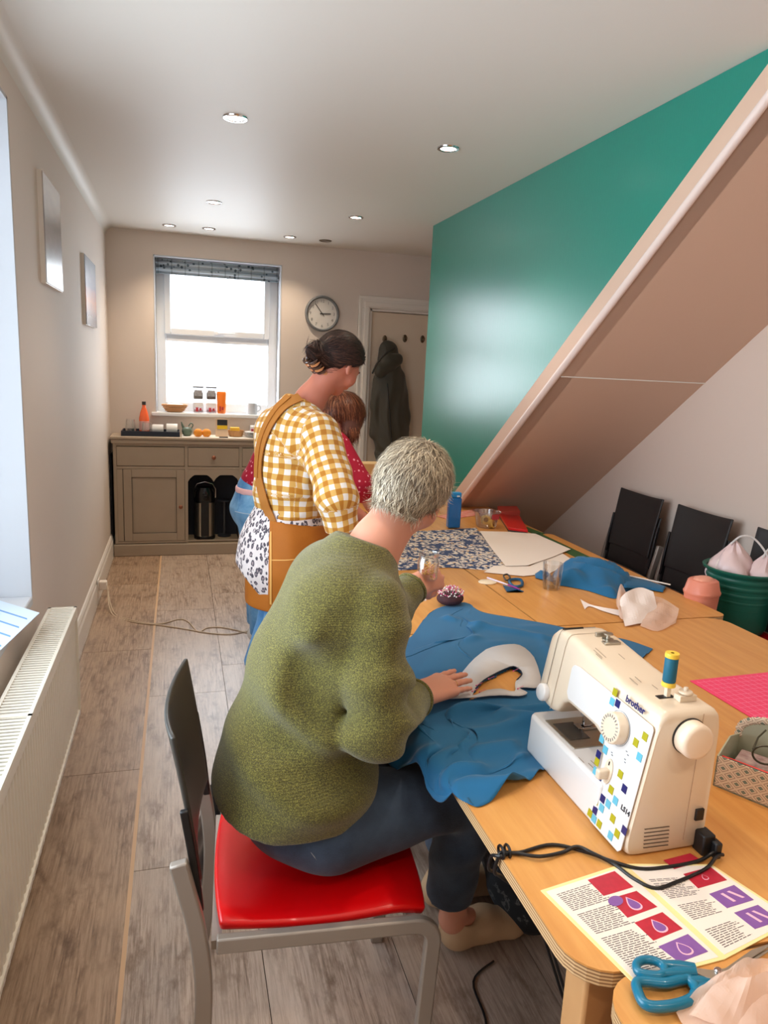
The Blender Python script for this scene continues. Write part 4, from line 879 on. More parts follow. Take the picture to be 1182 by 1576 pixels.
# hair: cap + strands
S = SDF(.004)
S.ball(P(0, -.014, .032), .093, .02, [(r_, .93), (f_, 1.10)]); S.cone(P(0, -.055, .0), P(0, -.062, -.05), .068, .052, .03, [(r_, 1.0)])
def clipH(X, Y, Z, D):
    x = (X-hc.x)*r_.x+(Y-hc.y)*r_.y+(Z-hc.z)*r_.z; y = (X-hc.x)*f_.x+(Y-hc.y)*f_.y+(Z-hc.z)*f_.z; z = (X-hc.x)*u_.x+(Y-hc.y)*u_.y+(Z-hc.z)*u_.z
    line = np.where(y > -.02, -.01+ (y+.02)*1.1, np.where(y > -.045, -.02, -.062)); return np.maximum(D, line-z+.003*np.sin(x*400))
S.posts.append(clipH); m_hair1 = hair_mat('grey_hair', [(0, s(92, 80, 66)), (.3, s(150, 136, 116)), (.7, s(202, 188, 162)), (1, s(236, 224, 200))], .5)
h1 = sobj('hair', S, M('grey_hair_base', s(140, 128, 112), .8), W1)
crown = P(.005, -.055, .118)
def flow1(p):
    q = p-crown; w_ = (p-hc).dot(u_); d = q.normalized()*.9-u_*.55
    return d + (f_*.9 if (p-hc).dot(f_) > .0 and w_ > .05 else Vector((0, 0, 0)))
strands('hair_strand', h1, P, flow1, 9000, .030, .006, .0011, m_hair1, W1, seg=3, jit=.32)
# jewellery
kn, tp, dd = tipsR[2]; rc = kn+(tp-kn)*.20
world_parent(obj('gold_ring', MB().tube(ring_on(rc, (tp-kn), .0086, 1.0, 20)[:-1], .0016, 6, closed=True), M('gold', s(230, 180, 90), .2, 1), smooth=True), W1)
world_parent(obj('bracelet', MB().tube(ring_on(wrL+dL*.012, dL, .0245, 1.05, 24)[:-1], .0018, 6, closed=True), m_black, smooth=True), W1)

# ---------------------------------------------------------------- 2: standing woman, checked shirt and mustard apron
W2 = thing('person', 'standing woman with clipped dark hair, mustard checked shirt and mustard cross-back apron', 'person', (.36, 2.83, 0))
pel2 = Vector((.425, 2.86, .87)); c72 = Vector((.475, 2.885, 1.40)); h2c = Vector((.625, 2.925, 1.562)); sR2, sL2 = Vector((.53, 2.725, 1.30)), Vector((.40, 3.03, 1.30)); eR2 = at(518, 765, 2.64); wR2 = at(532, 845, 2.70); eL2 = Vector((.58, 3.08, 1.06)); wL2 = Vector((.78, 3.0, .90))
B = SDF(.0045); P2_, r2, f2, u2 = head_sdf(B, h2c, (.66, .48, -.55), (.5, .25, .82))
B.chain([pel2, (.41, 2.87, 1.05), (.44, 2.88, 1.22), (.465, 2.885, 1.33)], [.12, .10, .115, .07], .04, [((.5, -.8, 0), 1.15)])
B.cone(sR2, sL2, .045, .045, .05); B.cone(c72-Vector((0, 0, .05)), c72+Vector((.03, .01, .02)), .062, .056, .05); B.cone(c72+Vector((.02, .01, 0)), P2_(0, -.02, -.05), .054, .053, .03)
B.chain([sR2, eR2, wR2], [.042, .035, .025], .02); B.chain([sL2, eL2, wL2], [.042, .035, .025], .02)
hand_sdf(B, wR2, (.75, .45, -.45), (.2, 0, .95), 1, (.3, .3, .3, .3), .06, .95); hand_sdf(B, wL2, (.75, -.1, -.5), (.2, 0, .95), -1, (.3, .3, .3, .3), .06, .95)
for q in (1, -1):
    hp = pel2+Vector((.0, -.08*q, -.05)); an = Vector((.35, 2.86-.10*q, .09)); B.chain([hp, hp*.5+an*.5, an], [.085, .055, .035], .03); B.cone(an, an+Vector((.13, .01, -.05)), .036, .03, .02)
sobj('body', B, m_skinr, W2); face_bits(P2_, r2, f2, u2, W2)
S = SDF(.0055); ax2 = Vector((.6, -.8, 0)); T = [(tuple(ax2), 1.22)]
S.chain([(.425, 2.865, .93), (.425, 2.87, 1.05), (.435, 2.875, 1.20), (.455, 2.88, 1.30)], [.118, .120, .122, .10], .05, T, g=0)
S.cone((.49, 2.78, 1.285), (.39, 2.97, 1.285), .095, .095, .06, g=0); S.cone((.44, 2.88, 1.31), c72+Vector((-.02, 0, -.02)), .09, .074, .05, g=0)
S.cone(sR2+Vector((-.01, .01, -.01)), eR2, .082, .078, .03, g=1); S.cone(eR2, eR2+(wR2-eR2)*.62, .075, .062, .025, cap=True, g=2)
S.cone(sL2, eL2, .08, .075, .03, g=3); S.cone(eL2, eL2+(wL2-eL2)*.6, .072, .062, .02, cap=True, g=4)
def cut2(X, Y, Z, D):
    n = Vector((.5, .15, 1)).normalized(); o = c72+Vector((0, 0, .012)); pl_ = (X-o.x)*n.x+(Y-o.y)*n.y+(Z-o.z)*n.z; near = np.sqrt((X-c72.x)**2+(Y-c72.y)**2)-.19
    D = np.where(near < 0, np.maximum(D, pl_), D); return np.where(X < .52, np.maximum(D, .915+.01*np.sin(Y*60)-Z), D)
S.posts += [folds((.40, 2.72, 1.12), .13, (.8, 0, 1), 50, .008, 2), folds((.37, 2.74, .98), .10, (.2, 0, 1), 62, .008, 2.4), folds((.56, 2.62, 1.1), .12, (.3, 0, 1), 55, .007, 2), folds((.50, 2.70, 1.2), .09, (1, .3, -.2), 70, .008, 1.5), cut2]
sh2 = sobj('checked_shirt', S, m_ging, W2, pat=True)
# leopard tunic
S = SDF(.006); S.chain([(.42, 2.865, .96), (.405, 2.87, .84), (.395, 2.87, .74), (.415, 2.87, .58)], [.122, .145, .148, .13], .05, T, g=0); S.posts += [folds((.28, 2.75, .75), .2, (1, .3, 0), 40, .006, 1), lambda X, Y, Z, D: np.maximum(np.maximum(D, .585+1.25*np.maximum(0, .345-X)-Z), Z-.985)]
sobj('leopard_tunic', S, m_leop, W2)
# apron shell
S = SDF(.006); S.chain([(.425, 2.862, .955), (.415, 2.865, .84), (.405, 2.865, .74), (.415, 2.87, .52)], [.126, .151, .155, .145], .05, T, g=0)
pa = at(413, 870, 2.74); vd = Vector(ray(413, 870)); nA = Vector((vd.y, -vd.x, 0)).normalized()
def cutA(X, Y, Z, D):
    k = (X-pa.x)*nA.x+(Y-pa.y)*nA.y
    D = np.maximum(D, -(D+.012)); D = np.maximum(D, -k); top = Z-(.945-.12*(X-.42)+.0*Y) ; D = np.maximum(D, np.minimum(top, 1)); return np.maximum(D, .53-Z)
S.posts += [folds((.45, 2.68, .8), .2, (1, .3, 0), 36, .004, 1), cutA]
ap = sobj('apron_skirt', S, m_mus, W2)
S = SDF(.006); S.chain([(.40, 2.865, .74), (.405, 2.865, .60)], [.138, .142], .05, [((.6, -.8, 0), 1.18)], g=0); S.posts.append(lambda X, Y, Z, D: np.maximum(np.maximum(np.maximum(D, -(D+.010)), .578-Z), Z-.76)); sobj('apron_back_flap', S, m_mus, W2)
def on_surf(o, px, py, off=.004):
    """point of a body part under an image position"""
    d = Vector(ray(px, py)); dg_o = o.data; mi = o.matrix_parent_inverse
    if not hasattr(on_surf, 'c'): on_surf.c = {}
    from mathutils.bvhtree import BVHTree
    if o.name not in on_surf.c:
        on_surf.c[o.name] = BVHTree.FromPolygons([v.co for v in dg_o.vertices], [tuple(p.vertices) for p in dg_o.polygons])
    loc, nor, i, dist = on_surf.c[o.name].ray_cast(Vector(CAM), d.normalized())
    return (loc+nor*off, nor) if loc is not None else (None, None)
def strap(name, o, pts, width, mat, parent, off=.006, th=.004):
    P_ = []; N_ = []
    pp = spline([Vector((a, b, 0)) for a, b in pts], 6); last = None
    for q in pp:
        l, n = on_surf(o, q.x, q.y, off)
        if l is None and last is None: continue
        if l is None: D = (last-Vector(CAM)).dot(Vector(FF)); l, n = at(q.x, q.y, D), N_[-1]
        P_.append(l); N_.append(n); last = l
    v = []; m = len(P_); N2 = [sum((N_[max(0, min(m-1, i+k))] for k in (-3, -2, -1, 0, 1, 2, 3)), Vector()).normalized() for i in range(m)]
    for i in range(m):
        t = (P_[min(i+1, m-1)]-P_[max(i-1, 0)]).normalized(); b = t.cross(N2[i]).normalized()*width/2; v += [P_[i]-b, P_[i]+b, P_[i]+b+N2[i]*th, P_[i]-b+N2[i]*th]
    f = [(i*4+k, i*4+(k+1) % 4, i*4+4+(k+1) % 4, i*4+4+k) for i in range(m-1) for k in range(4)]+[(0, 1, 2, 3), tuple((m-1)*4+k for k in (3, 2, 1, 0))]
    return world_parent(obj(name, (v, f), mat, smooth=True), parent)
strap('apron_strap', sh2, [(478, 612), (462, 613), (440, 625), (420, 650), (407, 680), (401, 710), (402, 745), (410, 775), (420, 800), (430, 822)], .042, m_strap, W2)
strap('apron_strap', sh2, [(446, 612), (428, 630), (412, 655), (403, 680), (399, 705), (398, 735)], .03, m_strap, W2, .010)
strap('pocket_seam', ap, [(418, 862), (440, 862), (462, 860), (480, 858)], .004, m_stitch, W2, .001, .0015)
strap('apron_hem_tape', ap, [(417, 818), (417, 850), (417, 890), (417, 930)], .008, m_stitch, W2, .001, .0015)
# jeans
S = SDF(.006)
S.ball(pel2+Vector((-.02, 0, -.02)), .11, .05, T)
for q in (1, -1):
    hp = pel2+Vector((-.005, -.08*q, -.05)); S.cone(hp, (.40, 2.86-.075*q, .52), .095, .078, .03); S.cone((.40, 2.86-.075*q, .52), (.345, 2.85-.09*q, .27), .078, .095, .03, cap=True)
S.posts += [folds((.33, 2.76, .4), .2, (1, .4, 0), 60, .009, 1)]
sobj('jeans', S, m_jean2, W2)
for q in (1, -1):
    S = SDF(.006); S.chain([(.33, 2.86-.10*q, .055), (.42, 2.86-.10*q, .05), (.49, 2.86-.10*q, .035)], [.046, .044, .036], .02); S.cone((.335, 2.86-.10*q, .06), (.345, 2.86-.10*q, .12), .044, .042, .01, cap=True); S.posts.append(lambda X, Y, Z, D: np.maximum(D, .002-Z)); sobj('shoe', S, m_greyplastic, W2)
# hair and claw clip
S = SDF(.0045); S.ball(P2_(0, -.012, .034), .097, .02, [(r2, .92), (f2, 1.12)]); S.cone(P2_(0, -.06, .01), P2_(0, -.085, -.03), .062, .046, .03)
S.cone(P2_(0, -.09, -.02), P2_(-.01, -.135, -.015), .04, .026, .02); S.chain([P2_(.0, -.10, -.045), P2_(.01, -.155, -.065), P2_(.02, -.20, -.06)], [.028, .020, .008], .015)
def clipH2(X, Y, Z, D):
    y = (X-h2c.x)*f2.x+(Y-h2c.y)*f2.y+(Z-h2c.z)*f2.z; z = (X-h2c.x)*u2.x+(Y-h2c.y)*u2.y+(Z-h2c.z)*u2.z
    return np.maximum(D, np.where(y > .0, -.005+y*1.0, np.where(y > -.03, -.005, -.075))-z)
S.posts.append(clipH2); m_hair2 = hair_mat('dark_brown_hair', [(0, s(26, 18, 18)), (.5, s(52, 34, 30)), (1, s(104, 68, 56))], .55)
h2 = sobj('hair', S, M('dark_hair_base', s(34, 22, 22), .6), W2); knot = P2_(0, -.13, -.03)
strands('hair_strand', h2, P2_, lambda p: (knot-p), 7000, .05, .003, .0013, m_hair2, W2, seg=3, jit=.08, seed=5)
m_clipt = M('tan_shell', s(196, 130, 84), .2, coat=.4)
m_clip = M('tortoiseshell', s(96, 66, 50), .2, coat=.4, vary=(60, s(30, 22, 24)))
cc, cn = on_surf(h2, 486, 562, .0)
if cc is None: cc, cn = at(486, 562, 2.8), -Vector(FF)
cu_ = (u2*.9+f2*.2).normalized(); cu_ = (cu_-cn*cu_.dot(cn)).normalized(); ct = cu_.cross(cn).normalized()
cl = MB().tube(spline([cc+cu_*.045+cn*.004, cc+cu_*.02+cn*.016, cc-cu_*.02+cn*.016, cc-cu_*.045+cn*.004], 6), .0075, 8)
world_parent(obj('hair_claw_clip', cl, m_clip, smooth=True), W2)
for i in range(6):
    o_ = cc+cu_*(.040-.016*i)+cn*.014
    for sg in (-1, 1):
        world_parent(obj('clip_tooth', MB().tube(spline([o_, o_+ct*sg*.014+cn*.006, o_+ct*sg*.030-cn*.004, o_+ct*sg*.036-cn*.018], 5), [.0055]*12+[.0045, .0035, .0025, .002], 7), m_clip if i % 2 else m_clipt, smooth=True), W2)
lp = cc-ct*.0+cu_*.030
for sg in (1,):
    le = cc-f2*.035+u2*.018
    world_parent(obj('clip_loop', MB().tube([le+(u2*.012*math.sin(a)+f2*.024*math.cos(a))+cn*.02 for a in [2*PI*k/18 for k in range(18)]], .005, 8, closed=True), m_clip, smooth=True), W2)
world_parent(obj('neck_chain', MB().tube(ring_on(c72+Vector((.03, 0, -.012)), (.55, .1, 1), .078, 1.0, 40)[:-1], .0012, 5, closed=True), M('gold_chain', s(220, 180, 100), .3, 1), smooth=True), W2)

# ---------------------------------------------------------------- 3: woman leaning over the far table
W3 = thing('person', 'woman in pink dotted top and light blue jeans bending over the far table', 'person', (.37, 3.78, 0))
pel3 = Vector((.40, 3.80, .86)); c73 = Vector((.74, 3.70, 1.24)); h3 = Vector((.815, 3.66, 1.300)); sR3, sL3 = Vector((.76, 3.55, 1.15)), Vector((.72, 3.88, 1.15)); eR3 = Vector((.865, 3.47, .975)); wR3 = Vector((.985, 3.60, .80)); eL3 = Vector((.9, 3.93, .95)); wL3 = Vector((1.05, 3.8, .80))
B = SDF(.006); P3_, r3, f3, u3 = head_sdf(B, h3, (.75, .25, -.6), (.6, .1, .75)); B.chain([pel3, (.5, 3.78, .98), (.62, 3.74, 1.1), (.72, 3.72, 1.18)], [.12, .10, .11, .08], .04)
B.cone(sR3, sL3, .045, .045, .05); B.cone(c73-Vector((.05, 0, .04)), P3_(0, -.02, -.05), .055, .052, .03); B.chain([sR3, eR3, wR3], [.042, .035, .026], .02); B.chain([sL3, eL3, wL3], [.042, .035, .026], .02)
hand_sdf(B, wR3, (.6, .4, -.3), (.3, 0, .95), 1, (.2,)*4, .06, .95); hand_sdf(B, wL3, (.7, -.2, -.3), (.3, 0, .95), -1, (.2,)*4, .06, .95)
for q in (1, -1):
    hp = pel3+Vector((.0, -.08*q, -.05)); an = Vector((.42, 3.80-.09*q, .09)); B.chain([hp, hp*.5+an*.5, an], [.085, .055, .035], .03); B.cone(an, an+Vector((.13, 0, -.05)), .036, .03, .02)
sobj('body', B, m_skinr, W3); face_bits(P3_, r3, f3, u3, W3)
S = SDF(.007); T3 = [((0, 1, 0), 1.25)]
S.chain([(.425, 3.795, .93), (.50, 3.78, 1.04), (.62, 3.745, 1.13), (.72, 3.72, 1.17)], [.122, .126, .125, .10], .05, T3); S.cone((.74, 3.60, 1.16), (.70, 3.83, 1.16), .085, .085, .05); S.cone(sR3, eR3, .078, .072, .03); S.cone(eR3, eR3+(wR3-eR3)*.30, .070, .062, .02, cap=True)
S.cone(sL3, eL3, .075, .062, .03, cap=True); n3 = Vector((.55, -.05, .6)).normalized()
S.posts += [folds((.45, 3.65, 1.0), .15, (1, 0, -.6), 45, .006), lambda X, Y, Z, D: np.maximum(D, -((X-.33)*n3.x+(Y-3.8)*n3.y+(Z-.925)*n3.z)) if False else np.where(X < .56, np.maximum(D, .905-Z), D)]
sobj('dotted_top', S, m_dot, W3)
w_ = SDF(.007); w_.cone((.405, 3.795, .885), (.408, 3.795, .915), .128, .128, .01, T3); w_.posts.append(lambda X, Y, Z, D: np.maximum(np.maximum(D, .885-Z), Z-.915)); sobj('pink_hem', w_, M('pink_vest', s(246, 196, 196), .8), W3)
S = SDF(.007); S.cone((.395, 3.80, .80), (.405, 3.80, .89), .145, .120, .05, T3)
for q in (1, -1):
    S.cone((.385, 3.80-.09*q, .80), (.41, 3.80-.09*q, .48), .105, .078, .03); S.cone((.41, 3.80-.09*q, .48), (.42, 3.80-.09*q, .12), .076, .066, .03, cap=True)
S.posts.append(folds((.33, 3.68, .7), .15, (.3, 0, 1), 45, .006)); jn3 = sobj('jeans', S, m_jean3, W3)
strap('pocket_stitching', jn3, [(362, 787), (375, 790), (392, 792)], .004, M('blue_stitch', s(190, 216, 236), .7), W3, .001, .001); strap('belt_loop', jn3, [(370, 757), (366, 785)], .012, m_jean3, W3, .001, .003)
for q in (1, -1):
    S = SDF(.007); S.chain([(.40, 3.80-.09*q, .055), (.49, 3.80-.09*q, .05), (.56, 3.80-.09*q, .035)], [.046, .044, .036], .02); S.posts.append(lambda X, Y, Z, D: np.maximum(D, .002-Z)); sobj('shoe', S, m_cup, W3)
S = SDF(.006); S.ball(P3_(0, -.012, .034), .098, .02, [(r3, .94), (f3, 1.12)]); S.chain([P3_(.05, .02, .03), P3_(.085, .045, -.05), P3_(.08, .06, -.13)], [.05, .038, .018], .03, [(r3, .6)]); S.chain([P3_(-.05, .02, .03), P3_(-.085, .045, -.05), P3_(-.08, .06, -.13)], [.05, .038, .018], .03, [(r3, .6)]); S.cone(P3_(0, -.07, 0), P3_(0, -.09, -.08), .07, .05, .03)
S.posts.append(lambda X, Y, Z, D: np.maximum(D, np.where((X-h3.x)*f3.x+(Y-h3.y)*f3.y+(Z-h3.z)*f3.z > .07, 1.0, -1.0)))
m_hair3 = hair_mat('auburn_hair', [(0, s(70, 36, 26)), (.6, s(120, 66, 44)), (1, s(176, 112, 76))], .4)
h3o = sobj('hair', S, M('auburn_base', s(84, 44, 32), .7), W3); strands('hair_strand', h3o, P3_, lambda p: Vector((.15, 0, -1)), 3500, .07, .004, .002, m_hair3, W3, seg=3, jit=.12, seed=9)

# ================================================================ THINGS ON THE TABLES
def TP(px, py, dz=0.0): return onz(px, py, TZ+dz)
def grid_mesh(top, bot, n, m, h):
    """surface between two edge curves (lists of points), height h(x, y, u, v) added"""
    T_, B_ = [Vector(p) for p in top], [Vector(p) for p in bot]
    def samp(P, t):
        x = t*(len(P)-1); i = min(int(x), len(P)-2); return P[i].lerp(P[i+1], x-i)
    v = []
    for j in range(m+1):
        for i in range(n+1):
            u, w_ = i/n, j/m; p = samp(T_, u).lerp(samp(B_, u), w_); v.append(p+Vector((0, 0, h(p.x, p.y, u, w_))))
    return v, [(j*(n+1)+i, j*(n+1)+i+1, (j+1)*(n+1)+i+1, (j+1)*(n+1)+i) for j in range(m) for i in range(n)]
def N3(x, y, z=0.0, s_=1.0):
    from mathutils import noise; return noise.noise(Vector((x*s_, y*s_, z)))

# ---- blue fabric
m_blue = NT('teal_blue_cotton'); m_blue.base(s(0, 92, 136)); m_blue.b.inputs['Roughness'].default_value = .8; m_blue.b.inputs['Sheen Weight'].default_value = .12
m_blue.bump(m_blue.noise(m_blue.co(), 500, 2), .15, .001); m_blue = m_blue.m
fb = thing('blue_fabric', 'large teal blue fabric under the seated woman hand, spilling over the near table edge', 'fabric', (.75, 1.5, TZ))
top = spline([TP(622, 985), TP(634, 980), TP(652, 955), TP(672, 938), TP(700, 931), TP(718, 929), TP(742, 943), TP(790, 952), TP(850, 963), TP(900, 975), TP(960, 985), TP(1005, 1000)], 6)
bot = spline([TP(585, 1150, -.06), TP(600, 1165, -.06), TP(640, 1205, -.07), TP(668, 1235, -.06), TP(686, 1252, -.05), TP(700, 1226, -.01), TP(716, 1222, .0), TP(735, 1244, .0), TP(785, 1218), TP(835, 1190), TP(880, 1130), TP(940, 1060)], 6)
hole_px = [(727, 1070), (745, 1047), (785, 1027), (798, 1030), (803, 1038), (793, 1050), (792, 1064), (770, 1060), (750, 1062)]
hole = [(TP(a, b, .012).x, TP(a, b, .012).y) for a, b in hole_px]
def inpoly(x, y, P, grow=0.0):
    cx = sum(p[0] for p in P)/len(P); cy = sum(p[1] for p in P)/len(P); Q = [(cx+(a-cx)*(1+grow), cy+(b-cy)*(1+grow)) for a, b in P]; c = False; j = len(Q)-1
    for i in range(len(Q)):
        if (Q[i][1] > y) != (Q[j][1] > y) and x < (Q[j][0]-Q[i][0])*(y-Q[i][1])/(Q[j][1]-Q[i][1])+Q[i][0]: c = not c
        j = i
    return c
hcx, hcy = sum(p[0] for p in hole)/len(hole), sum(p[1] for p in hole)/len(hole)
ridges = []      # each fold: start, end (image positions), height, width
for a, b, hh, ww in (((628, 1010), (750, 965), .018, .035), ((640, 1035), (735, 985), .012, .02), ((700, 955), (850, 985), .010, .02), ((660, 1110), (860, 1085), .024, .022), ((640, 1125), (740, 1105), .020, .018), ((650, 1145), (850, 1120), .020, .026), ((690, 1160), (840, 1145), .018, .022),
                     ((640, 1170), (720, 1150), .022, .02), ((700, 1190), (830, 1165), .012, .02), ((800, 1060), (870, 1040), .020, .018), ((820, 1085), (880, 1065), .022, .016), ((655, 1190), (690, 1165), .02, .015), ((840, 985), (865, 1030), .012, .014), ((700, 1205), (740, 1180), .014, .012)):
    A_, B_ = TP(*a), TP(*b); ridges.append((A_, B_, hh*1.2, ww*1.0))
def fold_h(x, y, u, w_):
    z = .003; wx = x+.016*N3(x, y, 3, 6); wy_ = y+.016*N3(x, y, 5, 6)
    for A_, B_, hh, ww in ridges:
        dx, dy = B_.x-A_.x, B_.y-A_.y; L = math.hypot(dx, dy); t = ((wx-A_.x)*dx+(wy_-A_.y)*dy)/L/L; d = abs((wx-A_.x)*dy-(wy_-A_.y)*dx)/L; e = math.exp(-(max(0, -t, t-1)*L/.03)**2)
        z += hh*e*math.exp(-(d/ww/.55)**2)
    z += .004*max(0, N3(x, y, 1, 14))+.003
    r_h = math.hypot((x-hcx)/1.35, y-hcy); fl_ = 1/(1+math.exp(-(r_h-.075)/.012)); z = z*fl_+.004*(1-fl_)
    
    if x > .725 and y < 1.38: z = min(z, .004)                  # pressed flat beneath the machine
    edge = min(w_, 1-w_)*10; return z*min(1, .35+edge)
nU, nV = 100, 80
v, f = grid_mesh(top, bot, nU, nV, fold_h)
def relax_cloth(v, nU, nV, iters=260):
    """mass-spring settling: excess cloth over the table, gathered into folds, falling over the edge onto the lap"""
    Pn = np.array([tuple(p) for p in v]).reshape(nV+1, nU+1, 3); X0 = Pn.copy(); flat = X0.copy(); 
    ov = np.clip(.512-Pn[..., 0], 0, None)*(Pn[..., 1] < 1.75); q = np.clip(ov/.05, 0, 1); Pn[..., 2] = np.where(ov > 0, TZ+.004-.085*q, np.maximum(Pn[..., 2], TZ+.002))
    rng = np.random.default_rng(5)
    gu, gv = np.meshgrid(np.linspace(0, 1, nU+1), np.linspace(0, 1, nV+1)); fixed = np.zeros((nV+1, nU+1), bool); bnd = np.zeros_like(fixed); bnd[0] = bnd[-1] = True; bnd[:, 0] = bnd[:, -1] = True
    rh = np.hypot((Pn[..., 0]-hcx)/1.35, Pn[..., 1]-hcy); fixed |= rh < .070; Pn[..., 2] = np.where(rh < .070, TZ+.004, Pn[..., 2])
    mach = (Pn[..., 0] > .725) & (Pn[..., 1] < 1.345); fixed |= mach; Pn[..., 2] = np.where(mach, TZ+.003, Pn[..., 2])
    handz = np.hypot(Pn[..., 0]-.64, Pn[..., 1]-1.58) < .055
    F0 = Pn.copy(); dist = lambda A, B: np.linalg.norm(A-B, axis=-1)
    far = np.clip((rh-.12)/.05, 0, 1); exc = 1+.24*far*(.2+.8*gv)
    def pairs(di, dj): return (slice(0, nV+1-di), slice(max(0, -dj), nU+1-max(0, dj))), (slice(di, nV+1), slice(max(0, dj), nU+1+min(0, dj)))
    cons = []
    for di, dj, k, ex in ((0, 1, 1, 1), (1, 0, 1, 1), (1, 1, .5, 1), (1, -1, .5, 1), (0, 2, .5, .995), (2, 0, .5, .995), (0, 4, .12, .96), (4, 0, .12, .96)):
        a, b = pairs(di, dj); cons.append((a, b, k, dist(F0[a], F0[b])*((exc[a]+exc[b])/2*ex)))
    W = np.where(fixed, 0.0, 1.0)
    Vz = np.zeros_like(Pn)
    for it in range(iters):
        Vz[..., 2] -= .00010; Vz *= .93; Pn = Pn+Vz*W[..., None]; old = Pn.copy()
        for _ in range(4):
            for a, b, k, L in cons:
                d = Pn[b]-Pn[a]; l = np.linalg.norm(d, axis=-1)+1e-9; wa, wb = W[a], W[b]; ws = wa+wb+1e-9; c = (d*((l-L)/l*k*.45/ws)[..., None]); acc = np.zeros_like(Pn); acc[a] += c*wa[..., None]; acc[b] -= c*wb[..., None]; Pn = Pn+acc
            Pn[..., :2] = np.where(bnd[..., None], F0[..., :2], Pn[..., :2])
            on = (Pn[..., 0] > .516) | (Pn[..., 1] > 1.75); ed = np.clip((.516-Pn[..., 0])/.03, 0, 1); g = np.where(on, TZ+.0035, TZ+.0035-.085*ed); Pn[..., 2] = np.maximum(Pn[..., 2], g)
            Pn[..., 2] = np.minimum(Pn[..., 2], np.where(handz, TZ+.014, TZ+.075)); mm = (Pn[..., 0] > .722) & (Pn[..., 1] < 1.35); Pn[..., 2] = np.where(mm, np.minimum(Pn[..., 2], TZ+.004), Pn[..., 2])
            Pn[..., 2] = np.minimum(Pn[..., 2], TZ+.0095+np.clip(rh-.135, 0, 1)*1.5); Pn = np.where(fixed[..., None], F0, Pn)
        Vz += (Pn-old)*.12
    for _ in range(2):
        Q_ = Pn.copy(); Q_[1:-1, 1:-1] = (Pn[1:-1, 1:-1]*4+Pn[:-2, 1:-1]+Pn[2:, 1:-1]+Pn[1:-1, :-2]+Pn[1:-1, 2:])/8; Pn = np.where(fixed[..., None], Pn, Q_)
    return [Vector(p) for p in Pn.reshape(-1, 3)]
v2 = relax_cloth(v, nU, nV)
f = [q for q in f if not inpoly(sum(v2[i].x for i in q)/4, sum(v2[i].y for i in q)/4, hole, .10)]
cloth = obj('cloth', (v2, f), m_blue, smooth=True, sub=1); cloth.modifiers.new('s', 'SOLIDIFY').thickness = .0012; world_parent(cloth, fb)
# interfacing ring around the cut opening
m_inter = M('white_interfacing', s(196, 194, 194), .9, bump=(300, .3, .001))
outer = [(684, 1074), (700, 1050), (722, 1022), (748, 1000), (775, 992), (800, 993), (822, 1012), (832, 1055), (800, 1058), (812, 1066), (798, 1071), (770, 1070), (745, 1072), (715, 1074)]
def ring_poly(out_px, in_pts, z):
    bm = bmesh.new(); loops = []
    for P_ in ([(TP(a, b, .012).x, TP(a, b, .012).y) for a, b in out_px], in_pts):
        P_ = [(p.x, p.y) for p in spline([Vector((a, b, 0)) for a, b in P_], 3, closed=True)]
        vs_ = [bm.verts.new((a, b, z+.002*N3(a, b, 0, 30))) for a, b in P_]; loops += [bm.edges.new((vs_[i], vs_[(i+1) % len(vs_)])) for i in range(len(vs_))]
    bmesh.ops.triangle_fill(bm, edges=loops, use_beauty=True); V_ = [v.co.copy() for v in bm.verts]; bm.verts.index_update(); F_ = [tuple(w.index for w in q.verts) for q in bm.faces]; bm.free(); return V_, F_
ri = obj('interfacing_facing', ring_poly(outer, hole, TZ+.0125), m_inter, smooth=True); ri.modifiers.new('s', 'SOLIDIFY').thickness = .0012; world_parent(ri, fb)
hp = spline([Vector((a, b, TZ+.0125)) for a, b in hole], 4, closed=True); world_parent(obj('raw_edge', MB().tube([p for p in hp][2:20], .0018, 6), M('navy_edge', s(16, 36, 58), .8), smooth=True), fb)
m_pinhead = M('pin_head', s(220, 90, 140), .3); m_pinw = M('pin_head_white', s(240, 236, 230), .3)
def pin(p, d, L, mat, parent=None, lab=None, r=.0025):
    p = Vector(p); d = Vector(d).normalized(); mb = MB().tube([p, p+d*L], .0005, 5); t = obj('pin', mb, m_chrome, parent)
    hd = obj('pin_head', MB().ell(p+d*L, (r, r, r), 8, 6), mat, parent if parent else t, smooth=True); return t
for a, b in ((738, 1065), (727, 1064), (752, 1045), (733, 1055), (790, 1033), (797, 1060)):
    q = TP(a, b, .014); pn_ = obj('pin', MB().tube([q, q+Vector((.022, .012, .001))], .0006, 5).ell(q, (.0022, .0022, .0022), 8, 6), m_pinhead, smooth=True); world_parent(pn_, fb)

# ---- sewing machine (front faces the seated woman, hand wheel end towards the camera)
MO = Vector((.735, .945, TZ)); ms = thing('sewing_machine', 'ivory sewing machine with coloured squares on its white front, on the nearest table', 'sewing machine', tuple(MO))
def loft(secs, n=36):
    v = []; f = []
    for (y, xb, zb_, zt_, r) in secs:
        # rounded quad whose front edge leans back
        for k in range(n):
            a = 2*PI*k/n; e = .22; cx, sx_ = math.cos(a), math.sin(a); X = math.copysign(abs(cx)**e, cx); Z = math.copysign(abs(sx_)**e, sx_)
            z = (zb_+zt_)/2+Z*(zt_-zb_)/2; xf = .16*z; x = xf+(xb-xf)*(X+1)/2
            if r: x = (xf+xb)/2+(x-(xf+xb)/2)*r; z = (zb_+zt_)/2+(z-(zb_+zt_)/2)*r
            v.append((x, y, z))
    m = len(secs)
    for i in range(m-1):
        for k in range(n): f.append((i*n+k, i*n+(k+1) % n, (i+1)*n+(k+1) % n, (i+1)*n+k))
    return v, f+[tuple(range(n))[::-1], tuple((m-1)*n+k for k in range(n))]
